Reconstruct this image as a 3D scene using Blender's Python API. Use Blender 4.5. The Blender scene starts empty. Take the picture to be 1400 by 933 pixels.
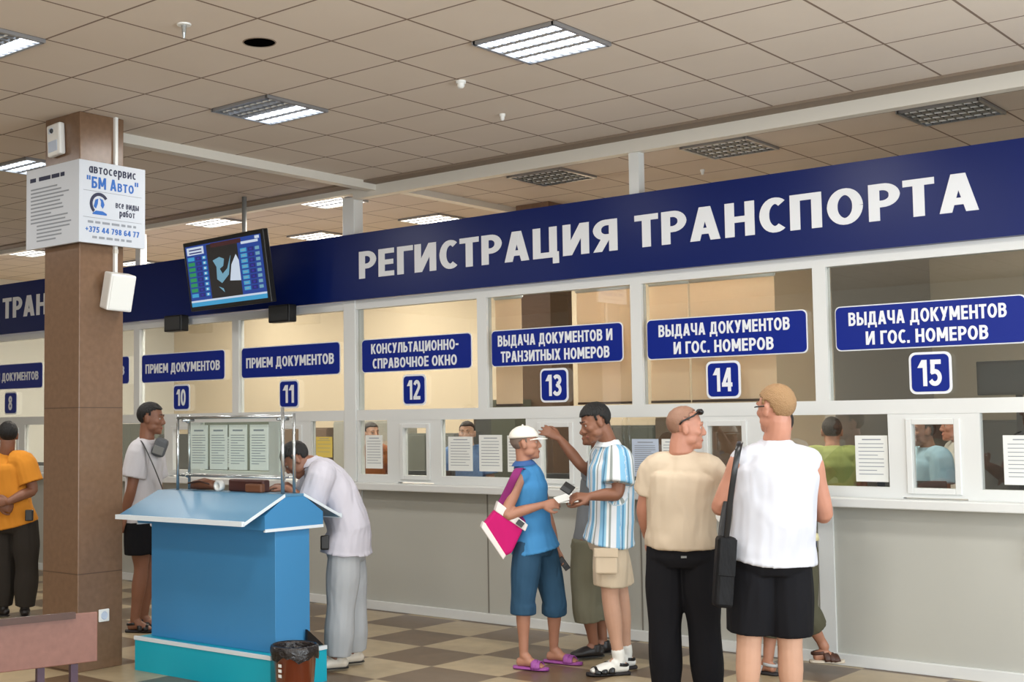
import bpy, bmesh, math, random
from mathutils import Vector, Matrix, noise
from mathutils.geometry import interpolate_bezier, tessellate_polygon

random.seed(7)
scene = bpy.context.scene
COL = scene.collection
PI = math.pi
V = Vector

# ------------------------------------------------------------------ camera
CAM = V((8.5114, -9.1335, 1.74))
RGT = V((0.74300713, 0.66920964, -0.00994294))
UPV = V((0.05012868, -0.04083, 0.99790782))
FWD = V((-0.66740357, 0.74195105, 0.06388357))
cam = bpy.data.cameras.new('camera')
cam.lens = 1774.99 / 1400 * 36
cam.sensor_width = 36
cam.shift_x = (700 - 520) / 1400
cam.clip_end = 200
camo = bpy.data.objects.new('camera', cam)
COL.objects.link(camo)
camo.matrix_world = Matrix(((RGT.x, UPV.x, -FWD.x, CAM.x), (RGT.y, UPV.y, -FWD.y, CAM.y), (RGT.z, UPV.z, -FWD.z, CAM.z), (0, 0, 0, 1)))
scene.camera = camo


def at(px, py, depth):
    """point of the room at a given distance ahead of the camera"""
    return CAM + (FWD + RGT * ((px - 520) / 1775.0) + UPV * ((466.5 - py) / 1775.0)) * depth


# ------------------------------------------------------------------ light
world = bpy.data.worlds.new('daylight')
scene.world = world
world.use_nodes = True
bg = world.node_tree.nodes['Background']
bg.inputs[0].default_value = (0.92, 0.95, 1.0, 1)
bg.inputs[1].default_value = 0.4


def area(name, loc, size, power, direction, color=(1, 1, 1)):
    l = bpy.data.lights.new(name, 'AREA')
    l.shape = 'RECTANGLE'
    l.size, l.size_y = size
    l.energy = power
    l.color = color
    o = bpy.data.objects.new(name, l)
    COL.objects.link(o)
    o.location = loc
    o.rotation_euler = V(direction).to_track_quat('-Z', 'Z').to_euler()
    return o


WINLIGHT = (0.86, 0.94, 1.0)
for k, y in enumerate((-10.4, -7.6, -4.8, -2.0)):
    area('window_daylight', (10.35, y, 1.85), (2.3, 2.5), 150, (-1, 0.0, 0.14 if y > -6 else 0.02), WINLIGHT)
for k, x in enumerate((4.7, 8.0)):
    area('window_daylight', (x, -13.3, 1.9), (2.6, 2.4), 125, (0, 1, -0.03), (1.0, 0.98, 0.95))

scene.view_settings.view_transform = 'Standard'
scene.view_settings.look = 'None'
scene.view_settings.exposure = 0.0
scene.view_settings.gamma = 1.0
scene.view_settings.use_curve_mapping = False
scene.cycles.max_bounces = 8
scene.cycles.diffuse_bounces = 4
scene.cycles.glossy_bounces = 3
scene.cycles.transparent_max_bounces = 12
scene.cycles.caustics_reflective = False
scene.cycles.caustics_refractive = False


# ------------------------------------------------------------------ materials
def lin(c):
    return tuple(((v / 255.0) / 12.92 if v / 255.0 <= 0.04045 else ((v / 255.0 + 0.055) / 1.055) ** 2.4) for v in c)


def mat(name, rgb, rough=0.6, metal=0.0, bump=0.0, bscale=40.0, bdist=0.02, var=0.0, vscale=3.0, spec=0.5, coat=0.0, bstretch=(1, 1, 1)):
    m = bpy.data.materials.new(name)
    m.use_nodes = True
    nt = m.node_tree
    b = nt.nodes['Principled BSDF']
    c = lin(rgb)
    b.inputs['Base Color'].default_value = (*c, 1)
    b.inputs['Roughness'].default_value = rough
    b.inputs['Metallic'].default_value = metal
    b.inputs['Specular IOR Level'].default_value = spec
    b.inputs['Coat Weight'].default_value = coat
    tc = nt.nodes.new('ShaderNodeTexCoord')
    if var > 0:
        n = nt.nodes.new('ShaderNodeTexNoise')
        n.inputs['Scale'].default_value = vscale
        n.inputs['Detail'].default_value = 4
        nt.links.new(tc.outputs['Object'], n.inputs['Vector'])
        r = nt.nodes.new('ShaderNodeMix')
        r.data_type = 'RGBA'
        r.inputs[6].default_value = (*[v * (1 - var) for v in c], 1)
        r.inputs[7].default_value = (*[min(1, v * (1 + var)) for v in c], 1)
        nt.links.new(n.outputs['Fac'], r.inputs[0])
        nt.links.new(r.outputs[2], b.inputs['Base Color'])
    if bump > 0:
        mp = nt.nodes.new('ShaderNodeMapping')
        mp.inputs['Scale'].default_value = bstretch
        nt.links.new(tc.outputs['Object'], mp.inputs['Vector'])
        n = nt.nodes.new('ShaderNodeTexNoise')
        n.inputs['Scale'].default_value = bscale
        n.inputs['Detail'].default_value = 3 if bscale > 13 else 1
        n.inputs['Distortion'].default_value = 0.0 if bscale > 13 else 0.8
        nt.links.new(mp.outputs['Vector'], n.inputs['Vector'])
        bp = nt.nodes.new('ShaderNodeBump')
        bp.inputs['Strength'].default_value = bump
        bp.inputs['Distance'].default_value = bdist
        nt.links.new(n.outputs['Fac'], bp.inputs['Height'])
        nt.links.new(bp.outputs['Normal'], b.inputs['Normal'])
    return m


def emit(name, rgb, strength):
    m = bpy.data.materials.new(name)
    m.use_nodes = True
    nt = m.node_tree
    b = nt.nodes['Principled BSDF']
    b.inputs['Base Color'].default_value = (0.02, 0.02, 0.02, 1)
    b.inputs['Roughness'].default_value = 0.3
    b.inputs['Emission Color'].default_value = (*lin(rgb), 1)
    b.inputs['Emission Strength'].default_value = strength
    return m


def glass_mat(name, tint, refl):
    m = bpy.data.materials.new(name)
    m.use_nodes = True
    nt = m.node_tree
    nt.nodes.remove(nt.nodes['Principled BSDF'])
    out = nt.nodes['Material Output']
    tr = nt.nodes.new('ShaderNodeBsdfTransparent')
    tr.inputs[0].default_value = (*tint, 1)
    gl = nt.nodes.new('ShaderNodeBsdfGlossy')
    gl.inputs['Roughness'].default_value = 0.01
    lw = nt.nodes.new('ShaderNodeLayerWeight')
    lw.inputs['Blend'].default_value = 0.5
    pw_ = nt.nodes.new('ShaderNodeMath')
    pw_.operation = 'POWER'
    pw_.inputs[1].default_value = 5.0
    nt.links.new(lw.outputs['Facing'], pw_.inputs[0])
    mu = nt.nodes.new('ShaderNodeMath')
    mu.operation = 'MULTIPLY_ADD'
    mu.inputs[1].default_value = 0.9
    mu.inputs[2].default_value = refl
    nt.links.new(pw_.outputs[0], mu.inputs[0])
    mx = nt.nodes.new('ShaderNodeMixShader')
    nt.links.new(mu.outputs[0], mx.inputs[0])
    nt.links.new(tr.outputs[0], mx.inputs[1])
    nt.links.new(gl.outputs[0], mx.inputs[2])
    nt.links.new(mx.outputs[0], out.inputs['Surface'])
    return m


def grid_node(nt, vec, ox, oy, step, width):
    """returns an output that is 1 on the joints of a square grid"""
    sep = nt.nodes.new('ShaderNodeSeparateXYZ')
    nt.links.new(vec, sep.inputs[0])
    outs = []
    for ax, off in (('X', ox), ('Y', oy)):
        a = nt.nodes.new('ShaderNodeMath'); a.operation = 'SUBTRACT'; a.inputs[1].default_value = off - 100 * step
        nt.links.new(sep.outputs[ax], a.inputs[0])
        b = nt.nodes.new('ShaderNodeMath'); b.operation = 'PINGPONG'; b.inputs[1].default_value = step / 2
        nt.links.new(a.outputs[0], b.inputs[0])
        c = nt.nodes.new('ShaderNodeMath'); c.operation = 'LESS_THAN'; c.inputs[1].default_value = width / 2
        nt.links.new(b.outputs[0], c.inputs[0])
        outs.append(c.outputs[0])
    mx = nt.nodes.new('ShaderNodeMath'); mx.operation = 'MAXIMUM'
    nt.links.new(outs[0], mx.inputs[0]); nt.links.new(outs[1], mx.inputs[1])
    return mx.outputs[0]


def ceiling_mat():
    m = bpy.data.materials.new('ceiling tiles')
    m.use_nodes = True
    nt = m.node_tree
    b = nt.nodes['Principled BSDF']
    b.inputs['Roughness'].default_value = 0.85
    geo = nt.nodes.new('ShaderNodeTexCoord')
    g = grid_node(nt, geo.outputs['Object'], 1.98, -0.02, 0.6, 0.016)
    n = nt.nodes.new('ShaderNodeTexNoise'); n.inputs['Scale'].default_value = 1.2; n.inputs['Detail'].default_value = 3
    nt.links.new(geo.outputs['Object'], n.inputs['Vector'])
    base = nt.nodes.new('ShaderNodeMix'); base.data_type = 'RGBA'
    base.inputs[6].default_value = (*lin((202, 190, 176)), 1)
    base.inputs[7].default_value = (*lin((214, 203, 190)), 1)
    nt.links.new(n.outputs['Fac'], base.inputs[0])
    mx = nt.nodes.new('ShaderNodeMix'); mx.data_type = 'RGBA'
    nt.links.new(g, mx.inputs[0])
    nt.links.new(base.outputs[2], mx.inputs[6])
    mx.inputs[7].default_value = (*lin((124, 106, 92)), 1)
    nt.links.new(mx.outputs[2], b.inputs['Base Color'])
    return m


def floor_mat():
    m = bpy.data.materials.new('checkered floor tiles')
    m.use_nodes = True
    nt = m.node_tree
    b = nt.nodes['Principled BSDF']
    b.inputs['Roughness'].default_value = 0.32
    tc = nt.nodes.new('ShaderNodeTexCoord')
    mp = nt.nodes.new('ShaderNodeMapping')
    mp.inputs['Location'].default_value = (-(1.85 - 60) / 0.6, -(-1.28 - 60) / 0.6, 0.5)
    mp.inputs['Scale'].default_value = (1 / 0.6, 1 / 0.6, 1)
    nt.links.new(tc.outputs['Object'], mp.inputs['Vector'])
    ch = nt.nodes.new('ShaderNodeTexChecker')
    ch.inputs['Scale'].default_value = 1
    ch.inputs['Color1'].default_value = (*lin((116, 94, 72)), 1)
    ch.inputs['Color2'].default_value = (*lin((190, 170, 136)), 1)
    nt.links.new(mp.outputs['Vector'], ch.inputs['Vector'])
    g = grid_node(nt, tc.outputs['Object'], 1.85, -1.28, 0.6, 0.006)
    n = nt.nodes.new('ShaderNodeTexNoise'); n.inputs['Scale'].default_value = 9; n.inputs['Detail'].default_value = 5
    nt.links.new(tc.outputs['Object'], n.inputs['Vector'])
    mu = nt.nodes.new('ShaderNodeMix'); mu.data_type = 'RGBA'; mu.blend_type = 'MULTIPLY'; mu.inputs[0].default_value = 0.35
    nt.links.new(ch.outputs[0], mu.inputs[6]); nt.links.new(n.outputs['Fac'], mu.inputs[7])
    mx = nt.nodes.new('ShaderNodeMix'); mx.data_type = 'RGBA'
    nt.links.new(g, mx.inputs[0]); nt.links.new(mu.outputs[2], mx.inputs[6])
    mx.inputs[7].default_value = (*lin((120, 100, 76)), 1)
    nt.links.new(mx.outputs[2], b.inputs['Base Color'])
    return m


def wood_mat(name, c1, c2, rough=0.45):
    m = bpy.data.materials.new(name)
    m.use_nodes = True
    nt = m.node_tree
    b = nt.nodes['Principled BSDF']
    b.inputs['Roughness'].default_value = rough
    tc = nt.nodes.new('ShaderNodeTexCoord')
    mp = nt.nodes.new('ShaderNodeMapping')
    mp.inputs['Scale'].default_value = (1.5, 14, 14)
    nt.links.new(tc.outputs['Object'], mp.inputs['Vector'])
    n = nt.nodes.new('ShaderNodeTexNoise'); n.inputs['Scale'].default_value = 2.2; n.inputs['Detail'].default_value = 6
    nt.links.new(mp.outputs['Vector'], n.inputs['Vector'])
    mx = nt.nodes.new('ShaderNodeMix'); mx.data_type = 'RGBA'
    mx.inputs[6].default_value = (*lin(c1), 1); mx.inputs[7].default_value = (*lin(c2), 1)
    nt.links.new(n.outputs['Fac'], mx.inputs[0])
    nt.links.new(mx.outputs[2], b.inputs['Base Color'])
    return m


def stone_mat():
    m = bpy.data.materials.new('brown stone cladding')
    m.use_nodes = True
    nt = m.node_tree
    b = nt.nodes['Principled BSDF']
    b.inputs['Roughness'].default_value = 0.28
    tc = nt.nodes.new('ShaderNodeTexCoord')
    sep = nt.nodes.new('ShaderNodeSeparateXYZ')
    nt.links.new(tc.outputs['Object'], sep.inputs[0])
    a = nt.nodes.new('ShaderNodeMath'); a.operation = 'SUBTRACT'; a.inputs[1].default_value = 0.69 - 11.9
    nt.links.new(sep.outputs['Z'], a.inputs[0])
    p = nt.nodes.new('ShaderNodeMath'); p.operation = 'PINGPONG'; p.inputs[1].default_value = 0.595
    nt.links.new(a.outputs[0], p.inputs[0])
    l = nt.nodes.new('ShaderNodeMath'); l.operation = 'LESS_THAN'; l.inputs[1].default_value = 0.004
    nt.links.new(p.outputs[0], l.inputs[0])
    n = nt.nodes.new('ShaderNodeTexNoise'); n.inputs['Scale'].default_value = 26; n.inputs['Detail'].default_value = 6
    nt.links.new(tc.outputs['Object'], n.inputs['Vector'])
    mx = nt.nodes.new('ShaderNodeMix'); mx.data_type = 'RGBA'
    mx.inputs[6].default_value = (*lin((102, 78, 58)), 1); mx.inputs[7].default_value = (*lin((128, 100, 78)), 1)
    nt.links.new(n.outputs['Fac'], mx.inputs[0])
    m2 = nt.nodes.new('ShaderNodeMix'); m2.data_type = 'RGBA'
    nt.links.new(l.outputs[0], m2.inputs[0]); nt.links.new(mx.outputs[2], m2.inputs[6])
    m2.inputs[7].default_value = (*lin((86, 66, 50)), 1)
    nt.links.new(m2.outputs[2], b.inputs['Base Color'])
    return m


def blind_mat():
    m = mat('beige roller blind', (250, 228, 200), 0.9, bump=0.05, bscale=200)
    nt = m.node_tree
    b = nt.nodes['Principled BSDF']
    t = nt.nodes.new('ShaderNodeBsdfTranslucent')
    t.inputs[0].default_value = (*lin((250, 228, 200)), 1)
    x = nt.nodes.new('ShaderNodeMixShader'); x.inputs[0].default_value = 0.35
    nt.links.new(b.outputs[0], x.inputs[1]); nt.links.new(t.outputs[0], x.inputs[2])
    nt.links.new(x.outputs[0], nt.nodes['Material Output'].inputs['Surface'])
    return m


M = dict(
    ceiling=ceiling_mat(), floor=floor_mat(), stone=stone_mat(),
    panel=mat('pale counter laminate', (180, 180, 172), 0.45, var=0.03, vscale=1.5),
    joint=mat('grey joint', (120, 116, 108), 0.6),
    pvc=mat('white plastic profile', (216, 218, 216), 0.3, var=0.02),
    plaster=mat('beige plaster', (216, 200, 174), 0.9, bump=0.05, bscale=60),
    signboard=mat('weathered white signboard', (196, 202, 210), .5),
    plaster_white=mat('off white plaster', (214, 214, 208), 0.9),
    plaster_grey=mat('grey plaster', (176, 168, 158), 0.9, bump=0.05, bscale=60),
    navy=mat('dark blue glossy sheet', (4, 26, 90), 0.3, spec=0.25),
    navy_sign=mat('blue sign film', (8, 34, 128), 0.35, spec=0.25),
    lettering=mat('white lettering', (226, 229, 233), 0.5),
    rail=mat('white ceiling rail', (214, 210, 200), 0.4),
    rail_dark=mat('brown grey profile', (128, 113, 98), 0.6),  # brown-grey; gives the strip above the rail its painted shade
    glass=glass_mat('window glass', (0.90, 0.92, 0.91), 0.11),
    clear=glass_mat('clear acrylic sheet', (0.95, 0.98, 0.97), 0.03),
    lamp=emit('lit fluorescent lamp', (244, 250, 255), 3.2),
    lamp_warm=emit('lit office lamp', (255, 246, 228), 10.0),
    lamp_off=mat('unlit lamp tray', (168, 168, 166), 0.35, metal=0.6),
    louvre=mat('bright louvre blade', (170, 174, 180), 0.3, metal=0.8),
    louvre_unlit=mat('unlit louvre blade', (120, 118, 112), 0.4, metal=0.7),  # darker copy for unlit fixtures, the missing lamplight put into its colour
    black=mat('black plastic', (16, 16, 18), 0.35),
    matt=mat('matt black void', (6, 6, 6), 1.0, spec=0.0),
    dark=mat('dark grey plastic', (52, 54, 56), 0.5),
    white=mat('white plastic', (228, 229, 226), 0.4),
    steel=mat('brushed steel tube', (190, 196, 198), 0.25, metal=0.9),
    greymetal=mat('grey painted metal', (140, 142, 140), 0.4, metal=0.3),
    paper=mat('white paper', (226, 228, 224), 0.8),
    paper_blue=mat('bluish paper', (190, 202, 220), 0.8),
    paper_yellow=mat('yellow paper', (222, 196, 96), 0.8),
    ink=mat('grey print', (140, 146, 154), 0.8),
    ink_dark=mat('dark print', (40, 44, 70), 0.7),
    ink_blue=mat('blue print', (34, 98, 178), 0.6),
    kblue=mat('blue laminate', (60, 130, 180), 0.42, var=0.03, vscale=2),
    ktop=mat('blue sloped top', (78, 130, 164), 0.35, var=0.03, vscale=2),
    kteal=mat('turquoise plinth laminate', (14, 166, 190), 0.4),
    trimw=mat('pale edge strip', (214, 224, 230), 0.4),
    bin=mat('translucent brown plastic', (112, 52, 28), 0.22, coat=0.3),
    bag=mat('black bin liner', (30, 26, 26), 0.25, bump=0.8, bscale=25),
    bench=wood_mat('reddish wood board', (108, 72, 62), (130, 90, 78)),
    bench_dark=wood_mat('dark wood edge', (56, 32, 22), (72, 42, 28)),
    purple_metal=mat('dark violet painted steel', (70, 52, 66), 0.35, metal=0.3),
    cabinet=mat('grey office cabinet', (104, 106, 100), 0.5),
    blind=blind_mat(),
    olive=mat('olive screen', (96, 98, 80), 0.7),
    brown=mat('brown leather', (108, 66, 42), 0.5, bump=0.2),
)


# ------------------------------------------------------------------ mesh helpers
class MB:
    def __init__(s):
        s.bm = bmesh.new()

    def box(s, x0, x1, y0, y1, z0, z1, mi=0, mtx=None):
        vs = [s.bm.verts.new(V(p)) for p in ((x0, y0, z0), (x1, y0, z0), (x1, y1, z0), (x0, y1, z0), (x0, y0, z1), (x1, y0, z1), (x1, y1, z1), (x0, y1, z1))]
        if mtx:
            for v in vs:
                v.co = mtx @ v.co
        for f in ((0, 3, 2, 1), (4, 5, 6, 7), (0, 1, 5, 4), (1, 2, 6, 5), (2, 3, 7, 6), (3, 0, 4, 7)):
            fc = s.bm.faces.new([vs[i] for i in f])
            fc.material_index = mi
        return s

    def frame(s, x0, x1, z0, z1, w, y0, y1, mi=0):
        s.box(x0, x0 + w, y0, y1, z0, z1, mi); s.box(x1 - w, x1, y0, y1, z0, z1, mi)
        s.box(x0 + w, x1 - w, y0, y1, z0, z0 + w, mi); s.box(x0 + w, x1 - w, y0, y1, z1 - w, z1, mi)
        return s

    def poly(s, pts, thick, mi=0):
        """a prism: polygon pushed along a vector"""
        a = [s.bm.verts.new(V(p)) for p in pts]
        b = [s.bm.verts.new(V(p) + V(thick)) for p in pts]
        n = len(pts)
        for f in [a[::-1], b] + [[a[i], a[(i + 1) % n], b[(i + 1) % n], b[i]] for i in range(n)]:
            s.bm.faces.new(f).material_index = mi
        return s

    def tube(s, pts, rad, seg=10, flat=None, side=None, caps=True, mi=0):
        """rings along a polyline. rad: float or per point; flat: per point second radius"""
        pts = [V(p) for p in pts]
        n = len(pts)
        ra = rad if isinstance(rad, (list, tuple)) else [rad] * n
        rb = flat if isinstance(flat, (list, tuple)) else ([flat] * n if flat else ra)
        rings = []
        prev = None
        for i, p in enumerate(pts):
            t = (pts[min(i + 1, n - 1)] - pts[max(i - 1, 0)])
            if t.length < 1e-9:
                t = V((0, 0, 1))
            t.normalize()
            sd = side[i] if isinstance(side, list) else side
            if sd is None:
                if prev is None:
                    sd = V((1, 0, 0)) if abs(t.x) < 0.8 else V((0, 1, 0))
                else:
                    sd = prev
            sd = V(sd)
            u = sd - t * sd.dot(t)
            if u.length < 1e-6:
                u = t.orthogonal()
            u.normalize()
            prev = u
            w = t.cross(u)
            rings.append([s.bm.verts.new(p + u * (ra[i] * math.cos(2 * PI * k / seg)) + w * (rb[i] * math.sin(2 * PI * k / seg))) for k in range(seg)])
        for a, b in zip(rings, rings[1:]):
            for k in range(seg):
                s.bm.faces.new((a[k], a[(k + 1) % seg], b[(k + 1) % seg], b[k])).material_index = mi
        if caps:
            s.bm.faces.new(rings[0][::-1]).material_index = mi
            s.bm.faces.new(rings[-1]).material_index = mi
        return s

    def ball(s, c, r, mtx=None, seg=16, rings=10, mi=0):
        r = (r, r, r) if not isinstance(r, (tuple, list)) else r
        m = Matrix.Translation(V(c)) @ (mtx.to_4x4() if mtx else Matrix()) @ Matrix.Diagonal((*r, 1))
        res = bmesh.ops.create_uvsphere(s.bm, u_segments=seg, v_segments=rings, radius=1, matrix=m)
        if mi:
            for v in res['verts']:
                for f in v.link_faces:
                    f.material_index = mi
        return s

    def lathe(s, c, prof, seg=24, mi=0):
        rings = [[s.bm.verts.new(V(c) + V((r * math.cos(2 * PI * k / seg), r * math.sin(2 * PI * k / seg), z))) for k in range(seg)] for r, z in prof]
        for a, b in zip(rings, rings[1:]):
            for k in range(seg):
                s.bm.faces.new((a[k], a[(k + 1) % seg], b[(k + 1) % seg], b[k])).material_index = mi
        return s

    def xf(s, m):
        bmesh.ops.transform(s.bm, matrix=m, verts=s.bm.verts)
        return s

    def build(s, name, mats, parent=None, smooth=False, bevel=0.0, **props):
        me = bpy.data.meshes.new(name)
        bmesh.ops.recalc_face_normals(s.bm, faces=s.bm.faces)
        if smooth:
            for f in s.bm.faces:
                f.smooth = True
        s.bm.to_mesh(me)
        s.bm.free()
        for m in (mats if isinstance(mats, (list, tuple)) else [mats]):
            me.materials.append(m)
        o = bpy.data.objects.new(name, me)
        COL.objects.link(o)
        if bevel:
            b = o.modifiers.new('bevel', 'BEVEL')
            b.width = bevel; b.segments = 2; b.limit_method = 'ANGLE'
        if parent:
            o.parent = parent
            o.matrix_parent_inverse = parent.matrix_basis.inverted()
        for k, v in props.items():
            o[k] = v
        return o


def tag(o, label=None, cat=None, group=None, kind=None):
    for k, v in (('label', label), ('category', cat), ('group', group), ('kind', kind)):
        if v:
            o[k] = v
    return o


def thing(name, loc, label, cat, group=None, rot=0):
    o = bpy.data.objects.new(name, None)
    o.empty_display_size = 0.1
    COL.objects.link(o)
    o.location = loc
    o.rotation_euler = (0, 0, rot)
    return tag(o, label, cat, group)


def copy_tree(o, delta, label=None, group=None):
    """a copy of a thing with copies of its parts and their parts"""
    c = o.copy(); COL.objects.link(c)
    c.location = V(o.location) + V(delta)
    if label:
        c['label'] = label
    if group:
        c['group'] = group
    for p in list(o.children):
        q = p.copy(); COL.objects.link(q); q.parent = c
        for g in list(p.children):
            h = g.copy(); COL.objects.link(h); h.parent = q
    return c


def struct(o):
    o['kind'] = 'structure'
    return o


def text_mesh(body, width=None, height=None, bold=0.0, depth=0.004):
    """flat raised letters centred on the origin in the XZ plane, facing -Y"""
    c = bpy.data.curves.new('letters', 'FONT')
    c.body = body
    c.size = 1
    o = bpy.data.objects.new('letters', c)
    COL.objects.link(o)
    dg = bpy.context.evaluated_depsgraph_get()
    cu = o.to_curve(dg)
    loops = []
    for sp in cu.splines:
        pts = []
        bp = sp.bezier_points
        if len(bp):
            n = len(bp)
            for i in range(n):
                p, q = bp[i], bp[(i + 1) % n]
                seg = interpolate_bezier(p.co, p.handle_right, q.handle_left, q.co, 9)[:-1]
                straight = abs((q.co - p.co).length - (p.handle_right - p.co).length - (q.handle_left - p.handle_right).length - (q.co - q.handle_left).length) < 1e-5
                pts += [seg[0]] if straight else seg
        else:
            pts = [V(p.co[:3]) for p in sp.points]
        loops.append([V((p.x, p.y, 0)) for p in pts])
    o.to_curve_clear()
    bpy.data.objects.remove(o)
    bpy.data.curves.remove(c)

    def sarea(l):
        return sum(l[i].x * l[(i + 1) % len(l)].y - l[(i + 1) % len(l)].x * l[i].y for i in range(len(l))) / 2

    def inside(p, l):
        r = False
        for i in range(len(l)):
            a_, b_ = l[i], l[(i + 1) % len(l)]
            if (a_.y > p.y) != (b_.y > p.y) and p.x < (b_.x - a_.x) * (p.y - a_.y) / (b_.y - a_.y) + a_.x:
                r = not r
        return r
    areas = [sarea(l) for l in loops]
    sgn = 1 if areas[max(range(len(areas)), key=lambda i: abs(areas[i]))] > 0 else -1
    outer = [i for i in range(len(loops)) if areas[i] * sgn > 0]
    holes = {i: [] for i in outer}
    for i in range(len(loops)):
        if areas[i] * sgn < 0:
            cand = [j for j in outer if all(inside(p, loops[j]) for p in loops[i][::3])]
            if not cand:
                outer.append(i); holes[i] = []
            else:
                holes[min(cand, key=lambda j: abs(areas[j]))].append(i)
    bm = bmesh.new()
    for k, i in enumerate(outer):
        group = [loops[i]] + [loops[j] for j in holes[i]]
        flat = [p for l in group for p in l]
        vs = [bm.verts.new((p.x, p.y, 0.0002 * (k % 2))) for p in flat]
        for t in tessellate_polygon(group):
            try:
                bm.faces.new([vs[q] for q in t])
            except ValueError:
                pass
    xs = [v.co.x for v in bm.verts]; ys = [v.co.y for v in bm.verts]
    cx, w = (min(xs) + max(xs)) / 2, max(xs) - min(xs)
    # cap height: ignore the tails of letters such as the Cyrillic TSE and DE
    base, top = max(min(ys), -0.02) if min(ys) < 0 else min(ys), max(ys)
    h = top - 0.0 if base <= 0 else top - base
    sx = (width / w) if width else None
    sy = (height / h) if height else sx
    sx = sx or sy
    for v in bm.verts:
        v.co = V(((v.co.x - cx) * sx, v.co.z, (v.co.y - h / 2) * sy))
    if bold:
        src = bm.copy()
        tmp = bpy.data.meshes.new('t'); src.to_mesh(tmp); src.free()
        k = 0
        for dx in (-bold, bold):
            k += 1
            n0 = len(bm.verts)
            bm.from_mesh(tmp)
            bm.verts.ensure_lookup_table()
            for v in bm.verts[n0:]:
                v.co.x += dx
                v.co.y += 0.0004 * k
        bpy.data.meshes.remove(tmp)
    for f in list(bm.faces):
        f.normal_update()
        if f.normal.y > 0:
            f.normal_flip()
    if depth:
        r = bmesh.ops.extrude_face_region(bm, geom=list(bm.faces))
        vs = [e for e in r['geom'] if isinstance(e, bmesh.types.BMVert)]
        for v in vs:
            v.co.y -= depth
    return bm


def letters(body, name, m, mtx, parent, width=None, height=None, bold=0.0, depth=0.003, label=None):
    b = MB()
    b.bm.free()
    b.bm = text_mesh(body, width, height, bold, depth)
    b.xf(mtx)
    o = b.build(name, m, parent)
    if label:
        o['label'] = label
    return o


def T(x, y, z):
    return Matrix.Translation((x, y, z))


def rounded_rect(x0, x1, z0, z1, r, n=5):
    pts = []
    for cx, cz, a0 in ((x1 - r, z1 - r, 0), (x0 + r, z1 - r, 90), (x0 + r, z0 + r, 180), (x1 - r, z0 + r, 270)):
        for k in range(n + 1):
            a = math.radians(a0 + 90 * k / n)
            pts.append((cx + r * math.cos(a), cz + r * math.sin(a)))
    return pts


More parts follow.
